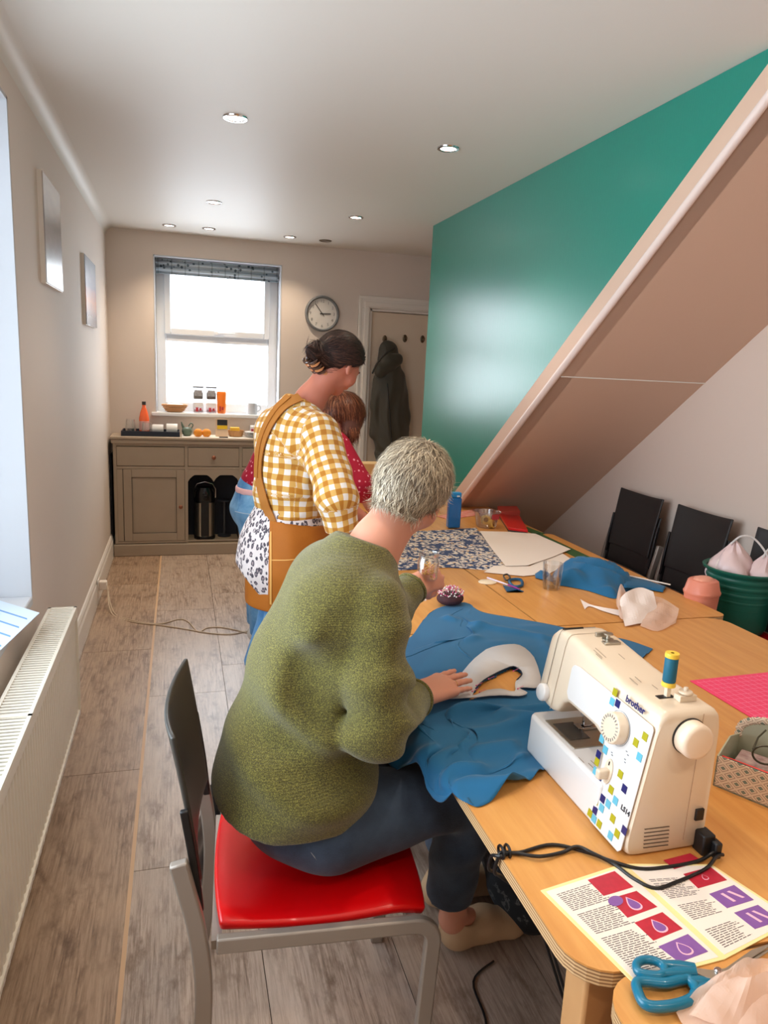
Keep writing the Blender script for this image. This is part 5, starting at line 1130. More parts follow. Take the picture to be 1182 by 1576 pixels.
obj('housing', loft([(.002, .168, .0, .262, .96), (.006, .168, 0, .266, .99), (.014, .168, 0, .268, 0), (.10, .168, 0, .268, 0), (.112, .167, 0, .268, 0), (.116, .165, .06, .268, 0), (.122, .163, .125, .268, 0), (.14, .160, .152, .272, 0), (.17, .157, .160, .275, 0), (.27, .156, .160, .286, 0), (.285, .156, .150, .288, 0), (.30, .156, .125, .289, 0), (.32, .154, .118, .290, 0), (.345, .153, .118, .290, 0), (.368, .15, .123, .286, .98), (.385, .145, .132, .276, .92), (.394, .14, .15, .262, .78)]), m_mach, ms, smooth=True)
bedv = MB().prism([(0, .095), (.142, .095), (.142, .372), (.130, .384), (.012, .384), (0, .372)], (0, 0, .088)) if False else MB().prism([(0, .09, 0), (.142, .09, 0), (.142, .37, 0), (.130, .382, 0), (.012, .382, 0), (0, .37, 0)], (.004, 0, .088))
obj('free_arm', bedv, m_machw, ms, bevel=.008, seg=3)
def FP(px, py, off=.0):       # point on the leaning front face, machine coordinates
    d = Vector(ray(px, py)); c = Vector(CAM)-MO; nx = Vector((1, 0, -.16)); t = -c.dot(nx)/d.dot(nx); p = c+d*t; return p-Vector((1, 0, -.16)).normalized()*off
def EPt(px, py, y=.0): d = Vector(ray(px, py)); c = Vector(CAM)-MO; return c+d*((y-c.y)/d.y)
fp = lambda y, z, o=.0015: (.16*z-o, y, z)
po = [fp(y, z) for y, z in ([(.014, .006), (.103, .006), (.110, .014), (.112, .12), (.116, .145), (.128, .166), (.15, .174), (.262, .174), (.272, .185), (.274, .21)]+[(.262+.014*math.cos(a), .232+.014*math.sin(a)) for a in (.2, .7, 1.2)]+[(.25, .248), (.012, .242), (.007, .236), (.007, .014)])]
obj('front_panel', MB().prism(po, (-.002, 0, .0)), m_machw, ms, bevel=.001)
cols = {'o': M('olive_print', s(168, 160, 20), .4), 'c': M('cyan_print', s(96, 176, 200), .4), 'n': M('navy_print', s(30, 30, 96), .4)}
sqs = [('o', 342, 125), ('o', 570, 460), ('o', 500, 505), ('o', 383, 745), ('o', 205, 650), ('o', 200, 943), ('o', 152, 1040), ('o', 222, 1122), ('o', 325, 1080), ('o', 358, 1195), ('o', 312, 862), ('c', 320, 195), ('c', 527, 615), ('c', 268, 560), ('c', 193, 722), ('c', 162, 915), ('c', 345, 945), ('c', 290, 970), ('c', 240, 1000), ('c', 182, 1082), ('c', 307, 1210), ('c', 242, 478), ('n', 362, 210), ('n', 217, 595), ('n', 226, 762), ('n', 170, 852), ('n', 248, 930), ('n', 190, 1018), ('n', 413, 855), ('n', 412, 1170)]
for c_, a, b in sqs:
    p = FP(880+a/4.925, 1040+b/4.925); h_ = .0068; x0 = p.x-.0045
    obj('printed_square', MB().prism([(.16*(z)-.0038, y, z) for y, z in ((p.y-h_, p.z-h_), (p.y+h_, p.z-h_), (p.y+h_, p.z+h_), (p.y-h_, p.z+h_))], (-.0006, 0, 0)), cols[c_], ms)
def face_text(txt, pxa, pxb, size, mat, name, bold=0.0):
    a, b = FP(*pxa), FP(*pxb); c = (a+b)/2; o = text_mesh(txt, size, mat, name, .0003, bold); o.parent = ms
    up = Vector((.16, 0, 1)).normalized(); xr = Vector((0, -1, 0)); nn = xr.cross(up); R = Matrix((xr, up, nn)).transposed().to_4x4(); R.translation = Vector((.16*c.z-.0042, c.y, c.z)); o.matrix_local = R; return o
face_text('brother', (966, 1077), (996, 1093), .0175, cols['n'], 'brand_lettering', .0005)
face_text('LS14', (958, 1242), (973, 1253), .013, M('black_print', s(30, 30, 40), .5), 'model_lettering', .0003)
dc = FP(880+372/4.925, 1040+398/4.925); ax = Vector((-1, 0, .16)).normalized()
dl = obj('stitch_dial', MB().lathe([(.029, .0), (.029, .018), (.027, .021), (0, .022)], dc+ax*.003, 36, ax), m_mach, ms, bevel=.0008)
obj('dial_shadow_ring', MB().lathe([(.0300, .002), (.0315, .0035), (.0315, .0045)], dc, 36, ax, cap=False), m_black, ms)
tk = MB(); e1 = ax.cross(Vector((0, 1, 0))).normalized(); e2 = ax.cross(e1)
for i in range(22):
    a = 2*PI*i/22; d_ = e1*math.cos(a)+e2*math.sin(a); tk.bar([dc+ax*.0252+d_*.019, dc+ax*.0252+d_*.0245], .0012, .0004, d_.cross(ax))
w_ = obj('dial_tick', tk, M('tick_grey', s(110, 110, 116), .6), dl); w_['kind'] = 'stuff'
lc_ = FP(880+290/4.925, 1040+725/4.925); sl_ = MB()
ovp = [lc_+Vector((.16*(.024*math.sin(a)), .0125*math.cos(a), .024*math.sin(a)))+ax*.0032 for a in [2*PI*i/28 for i in range(28)]]
lv = obj('lever_recess', sl_.prism(ovp, ax*.0025), m_mach, ms, bevel=.001); obj('reverse_lever', MB().box((-.024, -.0065, -.012), (.0, .0065, .006)), m_mach, lv, bevel=.003, loc=lc_+ax*.003); obj('lever_mark', MB().tube([lc_+ax*.0065+Vector((.002, .0, .012)), lc_+ax*.0065+Vector((.003, .0, .019))], .001, 6), m_black, lv)
for (a, b, tx) in ((430, 590, 'ooo'), (415, 650, '88'), (318, 592, 'n')):
    face_text(tx, (880+(a-8)/4.925, 1040+(b-5)/4.925), (880+(a+8)/4.925, 1040+(b+5)/4.925), .006, M('small_print_%s' % tx, s(90, 90, 90), .6), 'small_print') if False else None
sp1 = MB()
for a, b in ((430, 572), (440, 600), (418, 632), (418, 655), (318, 580), (320, 600)):
    p = FP(880+a/4.925, 1040+b/4.925); sp1.prism([(.16*z-.0038, y, z) for y, z in ((p.y-.002, p.z-.0007), (p.y+.002, p.z-.0007), (p.y+.002, p.z+.0007), (p.y-.002, p.z+.0007))], (-.0004, 0, 0))
obj('small_print', sp1, M('small_print', s(96, 96, 100), .6), ms)['kind'] = 'stuff'
# end face: hand wheel, seam, vents, switch, plug
hc_ = EPt(880+885/4.925, 1040+455/4.925, .002)
obj('wheel_gap', MB().lathe([(.0, .0), (.033, .0), (.033, .003), (0, .003)], hc_, 40, (0, -1, 0)), m_black, ms); obj('hand_wheel', MB().lathe([(.0315, .002), (.0315, .022), (.029, .027), (.024, .029), (0, .030)], hc_, 40, (0, -1, 0)), M('wheel_ivory', s(240, 220, 196), .35), ms, smooth=True)
vt = MB()
for i in range(6):
    a0, a1 = EPt(880+(556-i*2)/4.925, 1040+(1168+i*28)/4.925), EPt(880+(746-i*2)/4.925, 1040+(1145+i*28)/4.925)
    for k in range(18):
        p = a0.lerp(a1, k/18); q = a0.lerp(a1, (k+.62)/18); vt.box((p.x, .0002, p.z-.0004), (q.x, .006, p.z+.0005))
obj('vent_slot', vt, M('vent_dark', s(70, 50, 36), .8), ms)['kind'] = 'stuff'
sm = EPt(880+900/4.925, 1040+900/4.925); obj('moulding_seam', MB().tube([(sm.x+.006, .0018, .262), (sm.x+.004, .0016, .21), (sm.x-.001, .0016, .02)], .0006, 5), M('seam', s(176, 140, 110), .6), ms)
q = EPt(880+968/4.925, 1040+1052/4.925); obj('power_switch', MB().box((q.x-.0085, -.002, q.z-.011), (q.x+.0085, .006, q.z+.011)), m_black, ms, bevel=.001)
q = EPt(880+980/4.925, 1040+1230/4.925); obj('mains_plug', MB().box((q.x-.013, -.022, q.z-.026), (q.x+.012, .006, q.z+.019)).box((q.x+.004, -.034, q.z-.022), (q.x+.018, -.006, q.z+.010)), m_black, ms, bevel=.003)
# head: seam line, tension knob, top slot, thread guide, presser foot
hl = lambda y: [(.16*z-.0012, y, z) for z in (.125, .15, .18, .21, .24, .27)]+[(.052, y, .2885), (.08, y, .2905), (.13, y, .290)]
obj('cover_seam', MB().tube(spline(hl(.352), 3), .0006, 5), M('seam_dark', s(120, 110, 100), .6), ms); obj('cover_seam', MB().tube(spline(hl(.318), 3), .0006, 5), M('seam_light', s(186, 170, 150), .6), ms)
obj('top_slot', MB().box((.052, .350, .2885), (.10, .354, .2915)), m_black, ms)
tcn = Vector((.16*.145-.0, .352, .147)); obj('tension_dial', MB().lathe([(.019, 0), (.019, .010), (.016, .013), (0, .0135)], tcn, 24, ax), m_machw, ms, smooth=True, bevel=.0)
obj('thread_guide', MB().lathe([(.012, 0), (.012, .003), (.004, .004), (.004, .012), (.010, .013), (.010, .015), (0, .016)], (.118, .285, .287), 18), m_steel, ms, smooth=True); obj('guide_plate', MB().box((.098, .262, .285), (.135, .278, .290)), m_steel, ms, bevel=.001); obj('guide_post', MB().box((.10, .30, .287), (.13, .306, .298)), m_steel, ms, bevel=.001)
obj('needle_plate', MB().box((.02, .215, .0885), (.13, .335, .0905)), m_steel, ms, bevel=.0006); obj('bobbin_cover', MB().box((.028, .245, .0905), (.075, .315, .0915)), M('dark_clear_cover', s(66, 60, 54), .15), ms)
pf = MB().box((.082, .283, .090), (.10, .291, .135)).box((.074, .276, .089+.002), (.112, .281, .0955)).box((.074, .293, .0915), (.112, .298, .0955)).box((.066, .276, .0935), (.078, .298, .097)).tube([(.09, .300, .13), (.09, .300, .16)], .003, 8)
obj('presser_foot', pf, m_chrome, ms, bevel=.0005); obj('needle_bar', MB().tube([(.086, .287, .105), (.086, .287, .14)], .0035, 8).box((.078, .281, .118), (.095, .293, .130)), m_chrome, ms); obj('presser_lever', MB().box((.10, .284, .10), (.108, .290, .15)), m_machw, ms, bevel=.001)
tp_ = MB()
for (x_, y_, l_) in ((.07, .235, .04), (.062, .232, .032), (.085, .13, .02), (.072, .125, .026), (.105, .215, .022), (.058, .222, .022), (.10, .10, .018)): tp_.prism([(a_, b_, float(np.interp(b_, [.1, .14, .17, .27, .30], [.268, .272, .275, .286, .289]))+.0002) for a_, b_ in ((x_, y_-l_/2), (x_+.0012, y_-l_/2), (x_+.0012, y_+l_/2), (x_, y_+l_/2))], (0, 0, .0003))
obj('top_print', tp_, M('top_print_grey', s(150, 134, 116), .6), ms)['kind'] = 'stuff'
bp = MB()
for (x_, y_, l_) in ((.012, .175, .02), (.02, .15, .024), (.03, .16, .02)): bp.box((x_, y_-l_/2, .0884), (x_+.0014, y_+l_/2, .0888))
obj('bed_print', bp, M('bed_print_grey', s(150, 134, 116), .6), ms)['kind'] = 'stuff'
# spool pin, bobbin winder
spx = Vector((.098, .062, .268)); obj('spool_slot', MB().box((spx.x-.02, spx.y-.006, .2665), (spx.x+.012, spx.y+.006, .2692)), m_black, ms)
obj('spool_pin', MB().tube([(spx.x, spx.y, .268), (spx.x, spx.y, .345)], .0028, 10), m_mach, ms); obj('pin_foot', MB().box((spx.x-.004, spx.y-.004, .268), (spx.x+.004, spx.y+.004, .288)), m_mach, ms)
obj('bobbin_winder', MB().lathe([(.005, .268), (.005, .280), (.012, .281), (.012, .285), (.004, .286), (.004, .292), (0, .292)], (.122, .045, 0), 20).box((.105, .036, .268), (.140, .054, .279)), m_mach, ms, smooth=False, bevel=.001)
t = thing('thread_spool', 'spool of teal thread with yellow ends standing on the sewing machine', 'thread spool', tuple(MO+Vector((spx.x, spx.y, .289))))
obj('thread', MB().lathe([(.0105, .008), (.0115, .010), (.0115, .052), (.0105, .054)], n=24), M('teal_thread', s(8, 96, 122), .6, bump=(900, .3, .0005)), t, smooth=True)
for z in (.0, .054): obj('spool_end', MB().lathe([(.003, z), (.0122, z), (.0125, z+.002), (.0118, z+.008), (.003, z+.008)], n=24, cap=False), M('yellow_spool', s(236, 200, 70), .35), t, smooth=True)

# machine cable
pl_ = MO+Vector((q.x+.012, -.03, q.z-.012))
def edgepath(P_): return spline(P_, 6)
A1 = [pl_, TP(1098, 1312, .012), TP(1075, 1325, .004), TP(1030, 1334, .004), TP(985, 1337, .004), TP(940, 1325, .006), TP(905, 1312, .004), TP(850, 1300, .004), TP(800, 1312, .004), TP(772, 1312, .004)]
A2 = [pl_+Vector((.008, -.004, 0)), TP(1103, 1318, .01), TP(1085, 1338, .004), TP(1040, 1358, .004), TP(1008, 1367, .004), TP(975, 1352, .004), TP(945, 1330, .004), TP(912, 1313, .009), TP(888, 1303, .009), TP(865, 1312, .004), TP(830, 1318, .008), TP(790, 1313, .004), TP(770, 1318, .004)]
for P_ in (A1, A2):
    e = Vector(P_[-1]); P_ += [Vector((.525, e.y, .724)), Vector((.527, e.y+.01, .69)), Vector((.575, e.y+.06, .63)), Vector((.68, e.y+.10, .5)), Vector((.80, e.y+.10, .2)), Vector((.88, e.y, .012)), Vector((1.0, e.y-.1, .006))]
A2 = [p if i < 13 else p+Vector((-.006, .02, 0)) for i, p in enumerate(A2)]
o = obj('machine_cable', MB().tube(edgepath(A1), .0032, 8).tube(edgepath(A2), .0032, 8), m_black, smooth=True); tag(o, 'black twin machine cable looping over the instruction sheet and off the table edge', 'cable')
kx = TP(771, 1316); o = obj('cable_tie', MB().tube([kx+Vector((-.0, .012*math.cos(a), .006+.010*math.sin(a))) for a in [2*PI*i/16 for i in range(16)]], .0025, 6, closed=True).tube([kx+Vector((.012, .012*math.cos(a), .006+.010*math.sin(a))) for a in [2*PI*i/16 for i in range(16)]], .0025, 6, closed=True), m_black, smooth=True); tag(o, 'black loop of cord knotted round the cable at the table edge', 'cable tie')

# ---- instruction booklet
bk = thing('instruction_booklet', 'open printed booklet with red and purple photos in front of the sewing machine', 'booklet', tuple(TP(990, 1400)))
pA, pB, pC, pD, pE, pF = [TP(*q) for q in ((832, 1372), (975, 1515), (1115, 1478), (957, 1331), (1095, 1332), (1226, 1418))]
def bil(Q, u, v): return (Q[0].lerp(Q[3], u)).lerp(Q[1].lerp(Q[2], u), v)
QL, QR = (pA, pB, pC, pD), (pD, pC, pF, pE)
def flat(pts, z, th, mat, name, parent): return world_parent(obj(name, MB().prism([(p.x, p.y, TZ+z) for p in pts], (0, 0, th)), mat), parent)
for Q in (QL, QR): flat([Q[0], Q[1], Q[2], Q[3]], .0006, .0016, m_paper2, 'page_border', bk); flat([bil(Q, u, v) for u, v in ((.035, .03), (.035, .975), (.965, .975), (.965, .03))], .0022, .0003, m_paper, 'page', bk)
tl = MB(); rr = random.Random(4)
def tline(Q, v, u0, u1):
    u = u0
    while u < u1: l = rr.uniform(.03, .085); tl.prism([(p.x, p.y, TZ+.0025) for p in (bil(Q, u, v), bil(Q, min(u+l, u1), v), bil(Q, min(u+l, u1), v+.0065), bil(Q, u, v+.0065))], (0, 0, .0002)); u += l+.012
for Q, blocks, u0, u1 in ((QL, ((.09, .11, 1), (.13, .29, 0), (.33, .55, 0), (.59, .93, 0)), .10, .56), (QR, ((.20, .22, 1), (.25, .42, 0), (.50, .66, 0), (.76, .93, 0)), .10, .50)):
    for a, b, bold in blocks:
        v = a
        while v < b: tline(Q, v, u0, u1-(rr.random()*.12)); v += .0185
world_parent(obj('printed_text', tl, M('text_ink', s(96, 84, 84), .7)), bk)['kind'] = 'stuff'
m_pr, m_pp, m_pl = M('photo_red', s(206, 34, 60), .5, vary=(80, s(160, 20, 44))), M('photo_purple', s(140, 92, 168), .5, vary=(60, s(122, 78, 150))), M('photo_pink_line', s(238, 188, 208), .5)
B0 = lambda a, b: TP(820+a/3.265, 1280+b/3.265)
for Qp, mt, tear, mt2 in (([(275, 250), (410, 205), (505, 285), (355, 330)], m_pr, None, None), ([(385, 345), (520, 305), (625, 385), (475, 440)], m_pr, 1, m_pp), ([(510, 465), (650, 412), (752, 495), (605, 555)], m_pr, 1, m_pp), ([(630, 585), (778, 522), (880, 610), (735, 665)], m_pp, 1, m_pp),
                 ([(655, 150), (790, 115), (850, 155), (710, 195)], m_pr, None, None), ([(755, 220), (890, 183), (975, 250), (830, 292)], m_pr, 2, m_pp), ([(885, 320), (1010, 275), (1110, 350), (975, 392)], m_pp, 3, None), ([(1010, 415), (1130, 375), (1240, 455), (1115, 497)], m_pp, 3, None)):
    Q = [B0(*p) for p in (Qp[0], Qp[3], Qp[2], Qp[1])]; ph = flat([Q[0], Q[1], Q[2], Q[3]], .0026, .0003, mt, 'printed_photo', bk)
    if tear in (1, 2):
        k = 1 if tear == 1 else .5; td = [(.5+.0+.20*k*math.sin(a)*(1 if math.cos(a) > 0 else 1)*(.5-.5*math.cos(a))**.6, .5-.30*k*math.cos(a)) for a in [2*PI*i/20 for i in range(20)]]
        for sc2, m2, z in ((1.25, m_pl, .0029), (1.0, mt2 if k == 1 else m_pr, .0032)):
            w_ = flat([bil(Q, .5+(u-.5)*sc2, .5+(v-.5)*sc2) for u, v in td], z, .0002, m2, 'printed_motif', bk)
    if tear == 3:
        for a, b, c, d in ((.30, .2, .38, .8), (.55, .2, .75, .75)): flat([bil(Q, a, b), bil(Q, a+.10, b), bil(Q, c+.10, d), bil(Q, c, d)], .003, .0002, m_pl, 'printed_motif', bk)
c_ = [B0(415+38*math.cos(a), 357+26*math.sin(a)) for a in [2*PI*i/20 for i in range(20)]]; flat(c_, .0033, .0002, m_pp, 'printed_motif', bk)

# ---- big scissors
scs = thing('fabric_scissors', 'large teal handled fabric scissors on the near corner of the table', 'scissors', tuple(TP(1040, 1500))); m_teal2 = M('teal_plastic', s(10, 112, 144), .3, coat=.2)
SP = lambda a, b, z=.012: onz(860+a/3.67, 1440+b/3.67, TZ+z)
def loop(pts, r, z, **k): return MB().tube(spline([SP(a, b, z) for a, b in pts], 5, closed=True), r, 10, closed=True)
hA = loop([(438, 165), (470, 140), (530, 140), (585, 165), (600, 205), (570, 225), (500, 220), (450, 205)], .0062, .016); hA.tube([SP(585, 165, .016), SP(680, 175, .014), SP(765, 190, .012)], [.0065, .0085, .0085], 10).tube([SP(590, 215, .016), SP(680, 212, .014), SP(765, 210, .012)], [.0065, .0085, .0085], 10)
world_parent(obj('small_handle', hA, m_teal2, smooth=True), scs)
hB = loop([(440, 270), (490, 258), (600, 268), (680, 250), (730, 245), (770, 290), (770, 335), (730, 370), (640, 395), (540, 402), (480, 380), (448, 320)], .0072, .012); hB.tube([SP(740, 262, .012), SP(800, 265, .011), SP(862, 270, .010)], [.0075, .009, .006], 10).tube([SP(765, 335, .012), SP(810, 305, .011), SP(862, 272, .010)], [.0075, .0085, .006], 10)
world_parent(obj('large_handle', hB, m_teal2, smooth=True), scs)
world_parent(obj('blade', MB().prism([SP(a, b, .009) for a, b in ((755, 185), (860, 200), (940, 190), (1090, 85), (1200, 48), (1195, 62), (1000, 185), (930, 240), (880, 262), (770, 215))], (0, 0, .0022)), m_steel, bevel=.0004), scs)
world_parent(obj('blade', MB().prism([SP(a, b, .006) for a, b in ((780, 255), (870, 262), (945, 225), (1110, 110), (1205, 70), (1185, 95), (1000, 215), (900, 280))], (0, 0, .0022)), m_steel, bevel=.0004), scs)
world_parent(obj('pivot_screw', MB().lathe([(.006, 0), (.006, .003), (.004, .005), (0, .005)], SP(900, 205, .011), 16), m_chrome, smooth=True), scs)

# ---- translucent pattern tissue at the bottom right
def tissue(name):
    t = NT(name); t.base(s(240, 214, 196)); t.b.inputs['Roughness'].default_value = .7; tr = t.n('BsdfTransparent'); tl_ = t.n('BsdfTranslucent', {0: s(244, 220, 206)})
    a = t.n('MixShader', {0: .35, 1: t.b.outputs[0], 2: tl_.outputs[0]}); mx = t.n('MixShader', {0: .22, 1: a.outputs[0], 2: tr.outputs[0]}); t.set(t.out.inputs[0], mx.outputs[0]); return t.m
m_tis = tissue('pattern_tissue'); m_tis2 = tissue('interfacing_scrap')
tis = thing('pattern_tissue', 'crumpled pale translucent pattern tissue at the bottom right corner of the tables', 'paper', tuple(TP(1150, 1540)))
top = spline([TP(1110, 1508, .012), TP(1125, 1490, .04), TP(1150, 1478, .045), TP(1190, 1478, .03), TP(1260, 1480, .02)], 5); bot = spline([TP(1040, 1563, .004), TP(1060, 1585, .004), TP(1120, 1610, .006), TP(1200, 1630, .006), TP(1270, 1640, .004)], 5)
sm_ = grid_mesh(top, bot, 40, 30, lambda x, y, u, w_: .016*max(0, math.sin(u*9+w_*3))*math.sin(min(1, w_*1.0)*PI)+.006*N3(x, y, 0, 40)+.003)
world_parent(obj('tissue_sheet', sm_, m_tis, smooth=False), tis)
top = spline([TP(1128, 1500, .02), TP(1150, 1512, .05), TP(1185, 1500, .05), TP(1250, 1490, .04)], 5); bot = spline([TP(1060, 1568, .008), TP(1120, 1590, .012), TP(1180, 1600, .012), TP(1240, 1600, .01)], 5)
world_parent(obj('tissue_fold', grid_mesh(top, bot, 30, 20, lambda x, y, u, w_: .010*math.sin(u*7+1)*math.sin(w_*PI)+.005*N3(x, y, 2, 45)+.006), m_tis, smooth=False), tis)

# ---- pink cutting mat
mt = thing('cutting_mat', 'bright pink cutting mat with pale grid lines behind the sewing machine', 'cutting mat', (1.60, 1.43, TZ), math.radians(2))
obj('mat_board', MB().box((-.225, -.15, .0004), (.225, .15, .003)), M('pink_mat', s(246, 66, 116), .5), mt, bevel=.001)
gl = MB()
for i in range(-10, 11): gl.box((i*.021-.0005, -.14, .003), (i*.021+.0005, .14, .0034))
for i in range(-6, 7): gl.box((-.215, i*.022-.0005, .003), (.215, i*.022+.0005, .0034))
obj('grid_lines', gl, M('mat_line', s(255, 150, 178), .5), mt)['kind'] = 'stuff'

# ---- patterned fabric tray with glasses and pens
def pattern():
    t = NT('ogee_pattern_cloth'); v = t.co('Object', (1, 1, 1)); sx_ = t.n('SeparateXYZ', {0: v}); X = t.math('MULTIPLY', sx_.outputs[0], 17.0); Z = t.math('MULTIPLY', sx_.outputs[2], 22.0)
    a = t.math('PINGPONG', t.math('ADD', X, Z), .5); b = t.math('PINGPONG', t.math('SUBTRACT', X, Z), .5); m_ = t.math('MAXIMUM', t.math('ABSOLUTE', t.math('SUBTRACT', a, .25)), t.math('ABSOLUTE', t.math('SUBTRACT', b, .25)))
    t.base(t.ramp(m_, [(.07, s(120, 134, 122)), (.09, s(222, 204, 182)), (.14, s(222, 204, 182)), (.16, s(150, 128, 112)), (.19, s(222, 204, 182)), (.25, s(150, 150, 138))])); t.b.inputs['Roughness'].default_value = .85
    for e in [n for n in t.t.nodes if n.type == 'VALTORGB']: e.color_ramp.interpolation = 'CONSTANT'
    return t.m
m_pat = pattern(); m_lin = M('sage_lining', s(170, 172, 150), .9)
tr = thing('fabric_tray', 'patterned fabric tray with a scalloped arched back holding glasses and pens', 'tray', (1.062, 1.112, TZ), math.atan2(-.86, .50))
L_, Dp = .26, .125
obj('front_wall', MB().box((0, 0, 0), (L_, .003, .068)), m_pat, tr); obj('base', MB().box((0, 0, 0), (L_, Dp, .004)), m_lin, tr)
arch = [(0, 0), (L_, 0)]+[(L_/2+L_/2*math.cos(a), .072+.058*math.sin(a)**.7) for a in [PI*i/20 for i in range(21)]]
obj('back_wall', MB().prism([(a, Dp, b) for a, b in arch], (0, .003, 0)), m_lin, tr); 
rim = MB()
for i in range(30):
    a = PI*i/29; rim.ell((L_/2+(L_/2)*math.cos(a), Dp+.001, .072+.058*math.sin(a)**.7), (.009, .004, .009), 8, 5)
obj('scalloped_rim', rim, m_pat, tr, smooth=True)['kind'] = 'stuff'
for x_ in (0, L_-.003): obj('end_wall', MB().prism([(x_, 0, 0), (x_, Dp, 0), (x_, Dp, .074), (x_, Dp*.5, .090), (x_, .0, .068)], (.003, 0, 0)), m_lin, tr)
def in_tray(o, lab, cat, group=None): o.location = tr.matrix_basis @ Vector(o.location) if False else o.location; return tag(o, lab, cat, group)
Rt = Matrix.Translation(tr.location) @ Matrix.Rotation(tr.rotation_euler.z, 4, 'Z')
def placed(name, mb, mat, lab, cat, **k): o = obj(name, mb, mat, **k); o.matrix_world = Rt; tag(o, lab, cat); return o
placed('paper_bundle', MB().box((.02, .02, .03), (.20, .11, .052), Matrix.Rotation(.08, 3, 'Z')), M('printed_scraps', s(214, 196, 190), .8, vary=(60, s(120, 60, 70))), 'bundle of printed paper scraps inside the patterned tray', 'paper', bevel=.002)
placed('red_pen', MB().tube([(.004, .022, .058), (.16, .010, .066)], .004, 8), M('red_pen', s(226, 60, 50), .3), 'red pen resting along the front inside the patterned tray', 'pen', smooth=True)
placed('black_pen', MB().tube([(.02, .012, .062), (.20, .008, .062)], .0035, 8), m_black, 'black pen beside the red pen in the patterned tray', 'pen', smooth=True)
m_spec = M('dark_olive_frame', s(64, 62, 46), .3); gg = thing('reading_glasses', 'dark framed reading glasses standing in the patterned tray', 'glasses', tuple(tr.location), tr.rotation_euler.z)
for x_ in (.075, .130): obj('rim', MB().tube([(x_+.022*math.cos(a), .055+.010*math.cos(a), .080+.020*math.sin(a)) for a in [2*PI*i/20 for i in range(20)]], .0022, 6, closed=True), m_spec, gg, smooth=True)
obj('bridge', MB().tube([(.097, .065, .085), (.1025, .062, .09), (.108, .047, .085)], .002, 6), m_spec, gg, smooth=True); obj('temple', MB().tube([(.053, .045, .088), (.05, .08, .10), (.055, .11, .108)], .002, 6), m_spec, gg, smooth=True); obj('temple', MB().tube([(.152, .065, .088), (.16, .09, .085), (.17, .11, .07)], .002, 6), m_spec, gg, smooth=True)

# ---- jar in the left fist, pincushion, notepad, chalk, pens, small scissors, tumbler
jc = at(659, 872, 2.09); jt = thing('glass_jar', 'small glass jar of gold pins held up in the seated woman left fist', 'jar', (jc.x, jc.y, jc.z-.04))
obj('jar_body', MB().lathe([(.0, .002), (.026, .002), (.031, .008), (.032, .055), (.028, .066), (.030, .082), (.0285, .082), (.0265, .066), (.0305, .055), (.0295, .008), (0, .004)], n=26), m_glass, jt, smooth=True)
pn2 = MB(); rj = random.Random(3)
for i in range(110):
    a, b = rj.uniform(0, 2*PI), math.sqrt(rj.random())*.027; p = Vector((b*math.cos(a), b*math.sin(a), rj.uniform(.008, .05))); pn2.ell(p, (.0028, .0028, .0028), 6, 4)
obj('gold_pins', pn2, M('gold_pin_heads', s(224, 172, 96), .3, .3), jt, smooth=True)['kind'] = 'stuff'
q = TP(692, 932); t = thing('pincushion', 'dark round pincushion full of pins behind the blue fabric', 'pincushion', tuple(q))
obj('cushion', MB().ell((0, 0, .028), (.050, .038, .026), 20, 12), M('dark_floral_cushion', s(40, 26, 30), .8, vary=(60, s(84, 40, 44))), t, smooth=True)
for i in range(120):
    a, b = rj.uniform(0, 2*PI), rj.uniform(0, 1.15); dn = Vector((math.sin(b)*math.cos(a), math.sin(b)*math.sin(a), math.cos(b))); p = Vector((.050*dn.x*.9, .036*dn.y*.9, .028+.028*dn.z)); e_ = p+(dn+Vector((rj.uniform(-.3, .3), rj.uniform(-.3, .3), 0)))*rj.uniform(.008, .018)
    pp = obj('pin', MB().tube([p, e_], .0005, 4).ell(e_, (.0026, .0026, .0026), 7, 5), (m_pinhead, m_pinw, M('pin_amber', s(200, 130, 60), .3) if i == 0 else m_pinw, m_pinhead)[i % 4], t, smooth=True)
def sheet(name, pts, z, th, mat, lab, cat, **k): o = obj(name, MB().prism([(TP(a, b).x, TP(a, b).y, TZ+z) for a, b in pts], (0, 0, th)), mat, **k); return tag(o, lab, cat)
sheet('notepad', [(612, 905), (645, 908), (656, 925), (600, 928)], .0005, .006, m_paper, 'small white notepad by the seated woman left cuff', 'notepad')
q = TP(750, 897); o = obj('tailors_chalk', MB().lathe([(.0, .001), (.036, .001), (.038, .004), (.034, .007), (0, .008)], n=28), M('chalk_ivory', s(240, 220, 188), .5), smooth=True); o.location = q; o.scale = (1, .8, 1); tag(o, 'flat ivory disc of tailor chalk lying on the long table seam', 'chalk')
def penobj(a, b, col, lab, z=.010, r=.0035): return tag(obj('marker_pen', MB().tube([TP(*a, z), TP(*a, z).lerp(TP(*b, z), .7), TP(*b, z)], [r, r, r*.6], 10), col, smooth=True), lab, 'pen')
penobj((750, 889), (782, 900), M('pen_lilac', s(226, 212, 226), .4), 'white pen lying across the chalk disc'); penobj((782, 900), (800, 907), M('pen_purple', s(150, 50, 130), .4), 'purple pen between the white pen and the small scissors')
t = thing('small_scissors', 'small teal handled scissors near the long table seam', 'scissors', tuple(TP(790, 900)))
m_dteal = M('dark_teal', s(16, 84, 122), .4)
world_parent(obj('handle', MB().tube(spline([TP(a, b, .012) for a, b in ((775, 886), (781, 884), (785, 890), (779, 893))], 4, closed=True), .0035, 8, closed=True), m_greyplastic, smooth=True), t)
